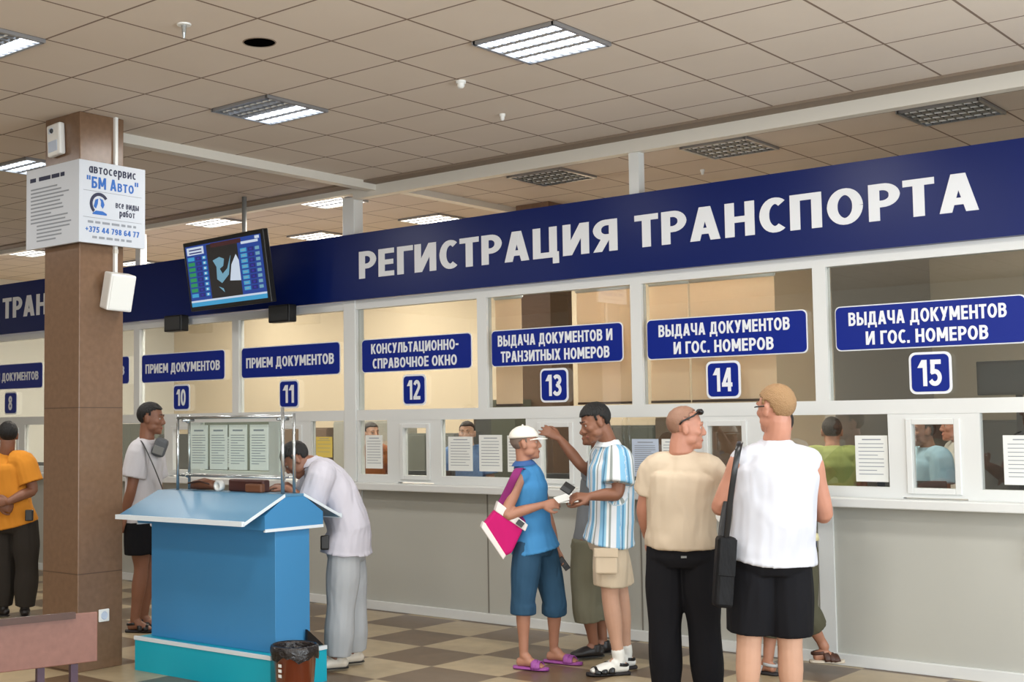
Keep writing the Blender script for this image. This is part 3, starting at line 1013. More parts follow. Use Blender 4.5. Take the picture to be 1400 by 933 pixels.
for z in (3.45, 3.255):
    b.poly([Rx @ V(p) for p in ((-.26, -.001, z), (.26, -.001, z), (.26, -.001, z + .003), (-.26, -.001, z + .003))], (0.001, 0, 0))
b.build('small_print', M['ink'], ad)
g = MB()
for k in range(26):
    a = math.radians(35 + k * 7.5)
    a2 = math.radians(35 + (k + 1) * 7.5)
    r0, r1 = 0.060, 0.084
    q = [Rx @ V((-0.12 + r * math.cos(t), -0.001, 3.36 + r * math.sin(t))) for r, t in ((r0, a), (r1, a), (r1, a2), (r0, a2))]
    g.poly(q, (0.001, 0, 0))
g.build('emblem', M['ink_dark'], ad, label='round emblem ring')
g = MB()
for pts in ([(-.05, -.02), (-.035, .03), (-.01, .04), (-.015, .0), (-.03, -.035)], [(.0, .045), (.03, .035), (.045, .0), (.03, -.03), (.012, -.01), (.015, .02)], [(-.06, -.07), (-.03, -.05), (.03, -.05), (.065, -.066), (.065, -.078), (-.06, -.078)]):
    g.poly([Rx @ V((-0.12 + a, -0.0012, 3.36 + b)) for a, b in pts], (0.001, 0, 0))
g.build('emblem', M['ink_blue'], ad, label='blue globe and car of the emblem')
g = T(0.375, -3.70, 0)
b = MB()
x = 0.10
for w in (.075, .012, .15, .10, .05):
    if w > .02:
        b.box(x, x + w, -3.7015, -3.70, 3.572, 3.602)
    x += w + .014
b.build('heading_print', M['ink_dark'], ad)
b = MB()
for i in range(15):
    z = 3.51 - i * 0.028
    b.box(0.11 + (0.08 if i > 9 else 0), 0.11 + random.uniform(.25, .5) + (0.05 if i > 9 else 0), -3.7012, -3.70, z, z + 0.011)
b.build('small_print', M['ink'], ad)
o = thing('wall_siren', (0.40, -3.69, 3.75), 'small whitish box tilted on the column above the sign', 'alarm box')
mt = T(0.40, -3.68, 3.86) @ Matrix.Rotation(math.radians(-4), 4, 'Y')
MB().box(-0.085, 0.085, -0.025, 0.028, -0.12, 0.12, mtx=mt).build('case', M['white'], o, bevel=0.015)
MB().box(-0.05, 0.0, -0.028, -0.024, 0.05, 0.09, mtx=mt).box(-0.06, 0.05, -0.028, -0.024, -0.09, -0.01, mtx=mt).build('grille', M['paper_blue'], o)
MB().ball((0.385, -3.705, 3.925), 0.018).build('lens', M['dark'], o, smooth=True)
o = thing('cable_duct', (0.66, -3.34, 2.9), 'thin white cable duct running down the column from the ceiling', 'cable duct')
MB().box(0.66, 0.685, -3.355, -3.33, 2.80, H).build('duct', M['white'], o)
MB().box(0.66, 0.688, -3.358, -3.327, 3.02, 3.05).build('clip', M['rail'], o)
o = thing('loudspeaker', (0.72, -3.40, 2.6), 'white box loudspeaker angled on the column under the advertising sign', 'loudspeaker')
mt = T(0.765, -3.385, 2.725) @ Matrix.Rotation(math.radians(14), 4, 'Y') @ Matrix.Rotation(math.radians(-12), 4, 'Z')
MB().box(-0.07, 0.065, -0.10, 0.10, -0.135, 0.135, mtx=mt).build('cabinet', M['white'], o, bevel=0.012)
MB().box(0.066, 0.07, -0.085, 0.085, -0.12, 0.12, mtx=mt).build('grille', M['paper'], o)
MB().box(0.66, 0.70, -3.43, -3.33, 2.66, 2.80).build('bracket', M['greymetal'], o)
o = thing('power_socket', (0.66, -3.43, 0.36), 'white double power socket low on the brown column', 'socket')
MB().box(0.66, 0.675, -3.475, -3.385, 0.335, 0.425).build('plate', M['white'], o, bevel=0.006)
MB().lathe((0, 0, 0), [(0.0, 0.001), (0.024, 0.001), (0.027, 0.004), (0.03, 0)], 20).xf(T(0.675, -3.43, 0.38) @ Matrix.Rotation(PI / 2, 4, 'Y')).build('socket_well', M['paper_blue'], o)

# ------------------------------------------------------------------ television
tv = thing('television', (-1.29, -0.55, 3.28), 'black television screen hung from the ceiling in front of the banner', 'television')
W_, H_ = 1.37, 0.715
mt = T(-1.291, -0.55, 3.279) @ Matrix.Rotation(-0.098, 4, 'Z') @ Matrix.Rotation(0.148, 4, 'X')
MB().box(-W_ / 2, W_ / 2, 0.0, 0.07, -H_ / 2, H_ / 2, mtx=mt).build('casing', M['black'], tv, bevel=0.01)
SC = [emit('screen blue', (16, 66, 160), 0.75), emit('screen deep blue', (10, 28, 120), 0.7), emit('screen cyan', (60, 165, 215), 0.8), emit('screen green', (34, 150, 90), 0.8),
      emit('screen white', (215, 228, 245), 0.8), emit('screen dark', (26, 22, 26), 0.5), emit('screen red', (80, 20, 30), 0.5), emit('screen pale blue', (120, 175, 200), 0.75), emit('screen violet', (46, 40, 170), 0.7)]
sb = MB()
sw, sh = W_ / 2 - 0.045, H_ / 2 - 0.045


def sq(x0, x1, z0, z1, mi, lift=0.0):
    sb.box(x0 * sw, x1 * sw, -0.004 - lift, 0.001, z0 * sh, z1 * sh, mi, mtx=mt)


sq(-1, 1, -1, 1, 0)
sq(-.42, .40, -.80, .96, 5, .001); sq(-.3, .5, .84, .98, 6, .002)
sq(-1, 1, -1, -.86, 2, .001); sq(-1, 1, -.86, -.80, 4, .002)
sq(-.96, -.5, .70, .95, 4, .002); sq(-.9, -.55, .74, .78, 1, .003); sq(-.9, -.55, .84, .88, 1, .003)
sq(.5, .93, .78, .86, 4, .002); sq(.86, .97, .88, .97, 4, .002)
for i in range(8):
    z = .60 - i * .172
    sq(-.96, -.78, z - .09, z + .03, 3 if 1 <= i <= 6 else 2, .002)
    sq(-.74, -.60, z - .09, z + .03, 1, .002); sq(-.70, -.64, z - .06, z, 8, .003)
    sq(-.56, -.46, z - .08, z + .02, 2, .002); sq(-.53, -.49, z - .06, z, 4, .003)
    sq(.46, .62, z - .07, z + .05, 2, .002); sq(.49, .59, z - .04, z + .02, 7, .003)
    sq(.66, .80, z - .07, z + .05, 1, .002); sq(.70, .76, z - .04, z + .02, 8, .003)
    sq(.84, .94, z - .06, z + .04, 7, .002)
sb.build('screen', SC, tv)


def blob(pts, mi):
    b = MB(); b.poly([mt @ V((a * sw, -0.0075, c * sh)) for a, c in pts], tuple(mt.to_3x3() @ V((0, 0.002, 0))))
    b.build('screen_picture', SC[mi], tv)


blob([(-.28, .42), (-.1, .5), (.02, .42), (-.02, .2), (-.12, .12), (-.06, -.05), (.08, .1), (.2, .5), (.1, -.1), (-.1, -.34), (-.22, -.2), (-.2, .2)], 7)
blob([(.12, -.3), (.2, .2), (.34, .5), (.4, .3), (.4, -.34)], 4)
blob([(-.2, -.44), (-.08, -.52), (-.06, -.64)], 7)
MB().tube([(-1.17, -0.40, 3.3), (-1.17, -0.40, H)], 0.025, 12).build('ceiling_pole', M['greymetal'], tv, smooth=True)
MB().box(-1.27, -1.07, -0.50, -0.36, 3.2, 3.4).build('bracket', M['dark'], tv)
for xa, xb, lb in ((-2.69, -2.40, 'black box hung under the banner left of the television'), (-1.03, -0.73, 'black box hung under the banner right of the television')):
    o = thing('display_box', ((xa + xb) / 2, -0.1, 2.76), lb, 'display box', 'black boxes under the banner')
    MB().box(xa, xb, -0.21, -0.10, 2.765, 2.94).build('casing', M['black'], o, bevel=0.01)
    MB().box(xa + .02, xb - .02, -0.215, -0.21, 2.785, 2.92).build('front', M['dark'], o)
    MB().box((xa + xb) / 2 - .05, (xa + xb) / 2 + .05, -0.11, -0.019, 2.86, 2.91).build('bracket', M['dark'], o)

# ------------------------------------------------------------------ writing desk
KA, KC = 0.03, V((1.558, -3.024, 0))
kd = thing('writing_desk', KC, 'blue standing writing desk with sloped tops on a turquoise plinth', 'desk', rot=0)
KM = Matrix.Translation(KC) @ Matrix.Rotation(KA, 4, 'Z')


def kb(name, m, fn, **kw):
    b = MB(); fn(b); b.xf(KM); return b.build(name, m, kd, **kw)


pw, pd, ph = 1.37, 0.54, 0.235
bw, bd = 1.26, 0.33
z0, z1, zr, rd = 1.05, 1.155, 1.277, 0.09
kb('plinth', M['kteal'], lambda b: b.box(-pw / 2, pw / 2, -pd / 2, pd / 2, 0, ph))
kb('plinth_edge', M['trimw'], lambda b: b.box(-pw / 2 - .006, pw / 2 + .006, -pd / 2 - .006, -pd / 2 + .012, ph - .02, ph + .006).box(pw / 2 - .012, pw / 2 + .006, -pd / 2, pd / 2, ph - .02, ph + .006))
kb('body', M['kblue'], lambda b: b.box(-bw / 2, bw / 2, -bd / 2, bd / 2, ph, z0), bevel=0.003)
cwid, cdep = 1.30, 0.56
def cab(b):
    b.poly([(-cwid / 2, -cdep / 2, z0), (-cwid / 2, cdep / 2, z0), (-cwid / 2, cdep / 2, z1 - .01), (-cwid / 2, rd, zr - .015), (-cwid / 2, -rd, zr - .015), (-cwid / 2, -cdep / 2, z1 - .01)], (cwid, 0, 0))
kb('upper_box', M['kblue'], cab)
kb('lower_edge', M['trimw'], lambda b: b.box(cwid / 2 - .01, cwid / 2 + .005, -cdep / 2, cdep / 2, z0 - .012, z0 + .008).box(-cwid / 2 - .005, -cwid / 2 + .01, -cdep / 2, cdep / 2, z0 - .012, z0 + .008))
ew, ed, ez = 1.29, 0.47, 1.108
sl = (zr - ez) / (ed - rd)
for s_ in (-1, 1):
    kb('sloped_top', M['ktop'], lambda b: b.poly([(-ew / 2, s_ * rd, zr), (-ew / 2, s_ * ed, ez), (-ew / 2, s_ * ed, ez - .018), (-ew / 2, s_ * rd, zr - .018)], (ew, 0, 0)))
    kb('eave_strip', M['trimw'], lambda b: b.box(-ew / 2, ew / 2, s_ * ed - .012, s_ * ed + .012, ez - .02, ez + .012))
    kb('gable_strip', M['trimw'], lambda b: b.poly([(ew / 2, s_ * rd, zr + .002), (ew / 2, s_ * ed, ez + .002), (ew / 2, s_ * ed, ez - .018), (ew / 2, s_ * rd, zr - .018)], (.008, 0, 0)))
kb('ridge', M['ktop'], lambda b: b.box(-cwid / 2, cwid / 2, -rd, rd, zr - .018, zr))

# glass stand on the desk
gs = thing('notice_stand', KM @ V((0.05, 0, zr + .002)), 'steel tube stand with clear sheets holding notices on the blue desk', 'stand')
def gb(name, m, fn, **kw):
    b = MB(); fn(b); b.xf(KM); return b.build(name, m, gs, **kw)
PL, PR = -0.47, 0.595
ZT = 1.80
for yy in (-0.055, 0.055):
    gb('post', M['steel'], lambda b: b.tube([(PL, yy, zr + .002), (PL, yy, ZT + .02)], 0.011, 10), smooth=True)
    gb('post', M['steel'], lambda b: b.tube([(PR, yy, zr + .002), (PR, yy, (1.86 if yy < 0 else ZT + .02))], 0.011 if yy > 0 else 0.013, 10), smooth=True)
    gb('rail', M['steel'], lambda b: b.tube([(PL, yy, ZT), (PR, yy, ZT)], 0.012, 10), smooth=True)
    gb('rail', M['steel'], lambda b: b.tube([(PL, yy, 1.385), (PR, yy, 1.385)], 0.007, 8), smooth=True)
gb('panel', M['clear'], lambda b: b.box(PL + .06, PR - .06, -0.012, -0.007, 1.40, 1.765))
gb('panel', M['clear'], lambda b: b.box(PL + .06, PR - .06, 0.007, 0.012, 1.40, 1.765))
for a in (PL + .05, PR - .05):
    for zz in (1.385, 1.78):
        gb('clamp', M['steel'], lambda b: b.ball((a, 0, zz), 0.022, seg=10, rings=6).tube([(a, -.055, zz), (a, .055, zz)], 0.009, 8), smooth=True)
for i, a in enumerate((-0.30, -0.095, 0.105, 0.315)):
    lb = ('leftmost', 'second from left', 'third from left', 'rightmost')[i] + ' of four notices in the clear stand on the blue desk'
    o = thing('notice_sheet', KM @ V((a, 0, 1.42)), lb, 'notice', 'notices in the desk stand')
    b = MB().box(a - .088, a + .088, -0.004, 0.004, 1.43, 1.745); b.xf(KM); b.build('sheet', M['paper'], o)
    b = MB()
    b.box(a - .05, a + .05, -0.0055, -0.004, 1.70, 1.712)
    for j in range(12):
        zz = 1.67 - j * 0.018
        b.box(a - .07, a + .07 - (random.uniform(.02, .08) if j % 4 == 3 else random.uniform(0, .01)), -0.0055, -0.004, zz, zz + .005)
    b.xf(KM); b.build('print', M['ink'], o)
# small things on the ridge of the desk
o = thing('leather_pouch', KM @ V((-.30, .05, zr)), 'brown leather pouch lying on the desk ridge left of tape roll', 'pouch')
b = MB().tube([(-.44, .05, zr + .012), (-.40, .05, zr + .035), (-.30, .05, zr + .045), (-.22, .05, zr + .04), (-.18, .05, zr + .012)], [.014, .045, .05, .045, .014], 12, flat=[.01, .033, .043, .036, .01], side=V((0, 1, 0))); b.xf(KM); b.build('pouch_body', M['brown'], o, smooth=True)
b = MB().tube([(-.42, .0, zr + .05), (-.3, -.004, zr + .065), (-.2, .0, zr + .05)], .006, 8); b.xf(KM); b.build('seam', M['bench_dark'], o, smooth=True)
o = thing('tape_roll', KM @ V((-.09, .0, zr)), 'small white tape roll standing on the desk ridge', 'tape roll')
b = MB().lathe((0, 0, 0), [(.022, -.02), (.038, -.02), (.038, .02), (.022, .02), (.022, -.02)], 20).xf(T(-.09, 0.0, zr + .038) @ Matrix.Rotation(PI / 2, 4, 'X')); b.xf(KM); b.build('roll', M['paper'], o, smooth=True)
o = thing('document_case', KM @ V((.15, .05, zr)), 'dark reddish document case on the desk ridge under the notices', 'case')
b = MB().box(-.02, .33, .02, .09, zr, zr + .085); b.xf(KM); b.build('case_body', mat('dark maroon leather', (70, 36, 30), .45), o, bevel=.012)
b = MB().box(.20, .36, -.03, .015, zr, zr + .06); b.xf(KM); b.build('flap', M['brown'], o, bevel=.01)

# waste bin
bx, by = 2.475, -3.27
bn = thing('waste_bin', (bx, by, 0), 'brown plastic waste bin with a black liner in front of the blue desk', 'bin')
MB().lathe((bx, by, 0), [(0, 0.002), (.11, .002), (.115, .012), (.142, .32), (.150, .322), (.150, .334), (.137, .334), (.136, .318), (.108, .02), (0, .018)], 32).build('bucket', M['bin'], bn, smooth=True)
lb_ = MB()
prof = [(.130, .20), (.135, .33), (.142, .345), (.153, .338), (.157, .30), (.152, .262)]
lb_.lathe((bx, by, 0), prof, 40)
for v in lb_.bm.verts:
    a = math.atan2(v.co.y - by, v.co.x - bx)
    if v.co.z < .31 and (V((v.co.x - bx, v.co.y - by)).length > .14):
        v.co.z += 0.016 * math.sin(a * 5 + 1) + 0.008 * math.sin(a * 13)
        v.co.x += .003 * math.sin(a * 17); v.co.y += .003 * math.cos(a * 19)
lb_.build('liner', M['bag'], bn, smooth=True)
d_ = (CAM - V((bx, by, 0))); a0 = math.atan2(d_.y, d_.x) - 0.75
st = MB()
for j in range(3):
    a = a0
    for z, w in ((.215 - j * .032, .10),):
        st.poly([V((bx + r * math.cos(t), by + r * math.sin(t), zz)) for r, t, zz in ((.1365, a - w, z), (.1365, a + w, z), (.1375, a + w, z + .02), (.1375, a - w, z + .02))], (.001 * math.cos(a), .001 * math.sin(a), 0))
st.build('sticker', M['paper'], bn)
kf = thing('dustpan', (2.2, -2.85, .245), 'black triangular dustpan leaning by the desk on the plinth behind the bin', 'dustpan')
b = MB().poly([(.648, .10, ph + .008), (.648, .26, ph + .008), (.648, .10, ph + .13)], (.02, 0, 0)); b.xf(KM); b.build('pan', M['black'], kf)

# ------------------------------------------------------------------ bench
P1b, P0b = V((3.03, -5.22, 0)), V((1.9, -5.98, 0))
P1b = at(131, 870, 6.35); P1b.z = 0
dirb = V((-math.sin(math.radians(86)), -math.cos(math.radians(86)), 0))
dirb = V((-0.22, -1.0, 0)).normalized()
bl = thing('bench', P1b, 'reddish wooden bench back at the lower left corner', 'bench')
nb = V((-dirb.y, dirb.x, 0))          # towards the column side
MBn = Matrix(((dirb.x, nb.x, 0, P1b.x), (dirb.y, nb.y, 0, P1b.y), (0, 0, 1, 0), (0, 0, 0, 1)))
def bb(name, m, fn, **kw):
    b = MB(); fn(b); b.xf(MBn); return b.build(name, m, bl, **kw)
bb('backrest', M['bench'], lambda b: b.box(0, 2.0, 0, 0.022, 0.60, 0.838), bevel=.004)
bb('backrest_edge', M['bench_dark'], lambda b: b.box(0.12, 2.0, 0.022, 0.04, 0.818, 0.85))
bb('seat', M['bench'], lambda b: b.box(-0.02, 2.0, -0.50, -0.06, 0.36, 0.385), bevel=.004)
for a in (.10, 1.75):
    bb('leg', M['purple_metal'], lambda b: b.box(a - .018, a + .018, -0.05, -0.022, 0.0, 0.64))
    bb('leg', M['purple_metal'], lambda b: b.box(a + .15, a + .186, -0.05, -0.022, 0.0, 0.64))
    bb('leg', M['purple_metal'], lambda b: b.box(a - .018, a + .018, -0.46, -0.43, 0.0, 0.36))
    bb('seat_bearer', M['purple_metal'], lambda b: b.box(a - .018, a + .018, -0.43, 0.0, 0.325, 0.36))

o = thing('leaflet_holder', (6.0, -0.02, .74), 'pale blue leaflet holder on the counter front at the right edge', 'leaflet holder')
MB().box(5.975, 6.16, -.05, -.01, .80, .97).build('pocket', mat('pale blue acrylic', (176, 206, 212), .3), o, bevel=.004)
MB().box(5.97, 6.165, -.055, 0, .775, .80).build('base', M['dark'], o, bevel=.003)

# ------------------------------------------------------------------ office behind the glass
def blind(x0, x1, label):
    o = thing('roller_blind', ((x0 + x1) / 2, 0.13, 1.9), label, 'blind', 'roller blinds behind the upper panes')
    MB().box(x0, x1, 0.128, 0.132, 1.905, 2.83).build('fabric', M['blind'], o)
    MB().box(x0, x1, 0.12, 0.14, 1.885, 1.905).build('bottom_bar', M['bench_dark'], o)
    MB().tube([(x0, 0.13, 2.86), (x1, 0.13, 2.86)], 0.03, 14).build('roller', M['pvc'], o, smooth=True)


blind(1.56, 1.845, 'beige blind left of the brown column behind number 13')
blind(2.42, 3.04, 'beige blind right of the brown column behind number 13')
blind(3.12, 3.465, 'beige blind left of two behind number 14')
blind(3.485, 4.19, 'beige blind right of two behind number 14')


def office_cabinet(x0, x1, y0, y1, h, m, label, n=2):
    o = thing('office_cabinet', ((x0 + x1) / 2, y0, 0), label, 'cabinet', 'office cabinets')
    MB().box(x0, x1, y0 + .02, y1, 0, h).build('body', m, o)
    w = (x1 - x0) / n
    for i in range(n):
        d = MB().box(x0 + i * w + .005, x0 + (i + 1) * w - .005, y0, y0 + .02, .08, h - .02).build('door', m, o, bevel=.003)
        hx = x0 + (i + 1) * w - .05 if i % 2 == 0 else x0 + i * w + .05
        MB().box(hx - .008, hx + .008, y0 - .025, y0, h * .5 - .07, h * .5 + .07).build('handle', M['steel'], d)


MC = [mat('olive grey office front', (98, 102, 94), .5), mat('dark grey office front', (62, 64, 62), .5), mat('brown office front', (104, 84, 66), .5), mat('pale office front', (150, 150, 142), .5)]
x = -8.2
i = 0
while x < 1.9:
    w = (1.1, 0.9, 1.3, 1.0)[i % 4]
    office_cabinet(x, x + w, 3.1, 3.5, (1.78, 1.62, 1.84, 1.7)[i % 4], MC[(0, 1, 0, 2, 3)[i % 5]], ('olive', 'dark grey', 'olive', 'brown', 'pale')[i % 5] + ' office cabinet seen low through the windows, ' + ('farthest left', 'second from the left', 'third from the left', 'fourth from the left', 'fifth from the left', 'sixth from the left', 'seventh from the left', 'eighth from the left', 'ninth from the left', 'tenth from the left')[min(i, 9)])
    x += w + (.12, .02, .3)[i % 3]
    i += 1
office_cabinet(0.30, 0.62, 1.7, 1.98, 1.98, M['olive'], 'olive cabinet standing just under the number 12 plate', 1)
office_cabinet(3.9, 5.2, 3.6, 4.0, 1.72, MC[1], 'dark office cabinet behind the opening under number 15')
office_cabinet(5.3, 6.6, 3.6, 4.0, 1.80, MC[0], 'olive office cabinet behind the right edge window')
for k, (x, lab) in enumerate(((-6.0, 'number 8'), (-4.3, 'number 9'), (-2.62, 'number 10'), (-.93, 'number 11'), (.73, 'number 12'), (2.28, 'number 13'), (3.83, 'number 14'), (5.37, 'number 15'))):
    o = thing('office_desk', (x, 0.7, 0), 'plain office desk behind the window under ' + lab, 'desk', 'office desks behind the counter')
    MB().box(x - .62, x + .62, 0.38, 1.05, .73, .76).build('desktop', M['bench'], o, bevel=.004)
    for s_ in (-.6, .58):
        MB().box(x + s_, x + s_ + .02, 0.40, 1.03, 0, .73).build('side_panel', M['bench'], o)
    MB().box(x - .58, x + .58, 0.42, 0.44, .3, .73).build('modesty_panel', M['bench'], o)
    mx = x - .42
    o = thing('monitor', (mx, .72, .76), 'dark computer monitor on the desk behind ' + lab, 'monitor', 'office monitors')
    mt = T(mx, .72, 1.12) @ Matrix.Rotation(math.radians(200), 4, 'Z')
    MB().box(-.24, .24, -.02, .025, -.16, .16, mtx=mt).build('casing', M['dark'], o, bevel=.006)
    MB().box(-.22, .22, -.024, -.02, -.14, .14, mtx=mt).build('screen', M['black'], o)
    MB().box(-.03, .03, 0, .03, -.34, -.1, mtx=mt).box(-.11, .11, -.07, .09, -.36, -.345, mtx=mt).build('stand', M['dark'], o)
o = thing('wall_monitor', (5.75, .55, 1.99), 'black screen high behind the window at the right edge', 'monitor')
MB().box(5.50, 6.02, .52, .57, 1.90, 2.14).build('casing', M['black'], o, bevel=.006)
MB().box(5.52, 6.0, .515, .52, 1.92, 2.12).build('screen', M['dark'], o)
MB().box(5.74, 5.78, .57, .60, 1.2, 2.0).box(5.6, 5.92, .5, .7, 1.19, 1.21).build('stand', M['black'], o)

for x in (2.3, 3.75, 5.6):  # lamps added out of sight to light the blinds and the office
    o = thing('added_lamp', (x, .95, 3.2), 'added long lamp held on arms unseen behind the banner over ' + ('number 13' if x < 3 else 'number 14' if x < 5 else 'number 15'), 'lamp', 'added lamps behind the banner')
    MB().box(x - .6, x + .6, .87, 1.03, 3.2, 3.26).build('housing', M['white'], o, bevel=.006)
    MB().box(x - .57, x + .57, .89, 1.01, 3.19, 3.2).build('tube', M['lamp_warm'], o)
    for s_ in (-.5, .5):
        MB().box(x + s_ - .015, x + s_ + .015, -.0302, .95, 3.26, 3.285).build('arm', M['greymetal'], o)
    lamp = area('added_lamp_light', (x, .95, 3.17), (1.1, .12), 36 if x < 5 else 22, (0, -.25, -1), (1.0, 0.93, 0.82))
    lamp.parent = o; lamp.matrix_parent_inverse = o.matrix_basis.inverted()

# ------------------------------------------------------------------ people
SKIN = dict(tan=mat('tanned skin', (172, 122, 98), .5, var=.08, vscale=14), dark=mat('deeply tanned skin', (136, 92, 70), .5, var=.08, vscale=14),
            pale=mat('light skin', (196, 154, 130), .5, var=.08, vscale=14), red=mat('ruddy skin', (184, 130, 108), .5, var=.1, vscale=14))
EYEW = mat('eye white', (178, 168, 158), .4)
IRIS = mat('dark iris', (44, 30, 22), .2)
LIP = mat('lip', (150, 84, 74), .5)
HAIR = dict(black=mat('black hair', (14, 12, 11), .6, bump=.7, bscale=120, bstretch=(1, 1, .2)), brown=mat('dark brown hair', (34, 25, 19), .6, bump=.7, bscale=120, bstretch=(1, 1, .2)),
            blond=mat('short sandy hair', (156, 122, 84), .6, bump=.6, bscale=140), grey=mat('grey stubble hair', (120, 104, 92), .7, bump=.4, bscale=160), stubble=mat('shaved stubble', (142, 106, 86), .6, bump=.2, bscale=160))


def cloth(name, rgb, bump=.55, scale=6.0, rough=.85, var=.06):
    return mat(name, rgb, rough, bump=bump * .8, bscale=scale, bdist=.04, var=var, vscale=5, spec=.2, bstretch=(1.3, 1.3, .45))


def smoothpath(pts, rads, n=4):
    """Catmull-Rom through points, with the radii carried along"""
    pts = [V(p) for p in pts]
    P, R_ = [], []
    k = len(pts)
    for i in range(k - 1):
        p0, p1, p2, p3 = pts[max(i - 1, 0)], pts[i], pts[i + 1], pts[min(i + 2, k - 1)]
        for j in range(n):
            t = j / n
            P.append(0.5 * ((2 * p1) + (p2 - p0) * t + (2 * p0 - 5 * p1 + 4 * p2 - p3) * t * t + (3 * p1 - p0 - 3 * p2 + p3) * t ** 3))
            R_.append(tuple(a + (b - a) * (t * t * (3 - 2 * t)) for a, b in zip(rads[i], rads[i + 1])))
    P.append(pts[-1]); R_.append(tuple(rads[-1]))
    return P, R_


def limb(mb, pts, rads, side=None, seg=14, n=4):
    rads = [r if isinstance(r, tuple) else (r, r) for r in rads]
    P, R_ = smoothpath(pts, rads, n)
    mb.tube(P, [r[0] for r in R_], seg, flat=[r[1] for r in R_], side=side)
    # rounded ends
    for i, s_ in ((0, 0), (-1, 0)):
        mb.ball(P[i], min(R_[i]) * .98, seg=10, rings=8)


def fuse(mb, name, material, voxel, smooth=3, parent=None, wrinkle=0.0, wscale=7.0, wdir=None, cut=None, attr=None):
    """melt the overlapping pieces into one continuous surface"""
    me = bpy.data.meshes.new(name)
    bmesh.ops.recalc_face_normals(mb.bm, faces=mb.bm.faces)
    mb.bm.to_mesh(me); mb.bm.free()
    o = bpy.data.objects.new(name, me)
    COL.objects.link(o)
    r = o.modifiers.new('remesh', 'REMESH'); r.mode = 'VOXEL'; r.voxel_size = voxel; r.use_smooth_shade = True
    if smooth:
        s_ = o.modifiers.new('smooth', 'SMOOTH'); s_.factor = .5; s_.iterations = smooth
    dg = bpy.context.evaluated_depsgraph_get()
    new = bpy.data.meshes.new_from_object(o.evaluated_get(dg))
    o.modifiers.clear()
    o.data = new
    bpy.data.meshes.remove(me)
    new.name = name
    new.materials.clear()
    new.materials.append(material)
    if wrinkle:
        co = [0.0] * (3 * len(new.vertices)); no = [0.0] * (3 * len(new.vertices))
        new.vertices.foreach_get('co', co); new.vertex_normals.foreach_get('vector', no)
        st = wdir or (1, 1, .6)
        for i in range(len(new.vertices)):
            x, y, z = co[3 * i:3 * i + 3]
            p = V((x * wscale * st[0], y * wscale * st[1], z * wscale * st[2]))
            d = (1 - 2 * abs(noise.noise(p))) * .6 + noise.noise(p * 2.1) * .4
            d *= wrinkle
            co[3 * i] += no[3 * i] * d; co[3 * i + 1] += no[3 * i + 1] * d; co[3 * i + 2] += no[3 * i + 2] * d
        new.vertices.foreach_set('co', co)
    for p in new.polygons:
        p.use_smooth = True
    if attr:
        a = new.attributes.new(attr[0], 'FLOAT', 'POINT')
        a.data.foreach_set('value', [attr[1](v.co) for v in new.vertices])
    if parent:
        o.parent = parent
        o.matrix_parent_inverse = parent.matrix_basis.inverted()
    new.update()
    return o


def frame_from(front, up=(0, 0, 1)):
    f = V(front).normalized()
    u = V(up) - f * V(up).dot(f)
    u.normalize()
    r = f.cross(u)
    return Matrix((r, f, u)).transposed()      # columns: right, front, up


def head_bits(mb, c, m, s, neck, nw=1.0):
    """skull, face, nose, ears and jaw in the head's own axes (x right, y front, z up)"""
    L = lambda x, y, z: V(c) + m @ (V((x, y, z)) * s)
    B = lambda x, y, z, rx, ry, rz: mb.ball(L(x, y, z), (rx * s, ry * s, rz * s), m, 18, 12)
    B(0, -.014, .034, .077, .097, .088)
    B(0, .012, -.005, .070, .080, .095)
    B(0, .026, -.052, .058, .062, .058)
    B(0, .046, -.083, .042, .044, .034)
    B(0, .074, -.098, .021, .020, .018)
    for sx in (-1, 1):
        B(sx * .040, .052, -.018, .024, .030, .026)
        B(sx * .048, .020, -.060, .018, .040, .030)
        B(sx * .028, .077, .030, .026, .016, .010)
        B(sx * .079, -.010, -.008, .010, .020, .032)
        B(sx * .082, -.018, .010, .008, .015, .018)
        B(sx * .012, .098, -.030, .010, .012, .009)
    mb.tube([L(0, .084, .022), L(0, .097, -.004), L(0, .107, -.024)], [.008 * s, .010 * s, .012 * s], 10)
    B(0, .106, -.026, .011, .010, .010)
    B(0, .085, -.060, .022, .012, .010)
    B(0, .083, -.073, .020, .012, .009)
    # neck
    limb(mb, [neck, neck * .45 + L(0, -.03, -.07) * .55, L(0, -.022, -.045)], [(.064 * s * nw, .060 * s * nw), (.058 * s * nw, .057 * s * nw), (.056 * s * nw, .06 * s)], side=m.col[0], n=3)
    return L


def face_parts(o, L, m, s, brow):
    """eyes, brows and lips as small parts of the person"""
    for sx in (-1, 1):
        MB().ball(L(sx * .031, .0715, .008), .0115 * s, seg=12, rings=8).build('eye', EYEW, o, smooth=True)
        MB().ball(L(sx * .031, .0775, .008), .0066 * s, seg=10, rings=6).build('iris', IRIS, o, smooth=True)
        MB().tube([L(sx * .014, .0885, .034), L(sx * .030, .0870, .039), L(sx * .050, .0745, .035)], [.003 * s, .0045 * s, .003 * s], 8).build('eyebrow', brow, o, smooth=True)
    MB().tube([L(-.022, .0855, -.066), L(-.010, .0925, -.064), L(0, .094, -.065), L(.010, .0925, -.064), L(.022, .0855, -.066)], [.002 * s, .0045 * s, .0045 * s, .0045 * s, .002 * s], 8).build('mouth', LIP, o, smooth=True)


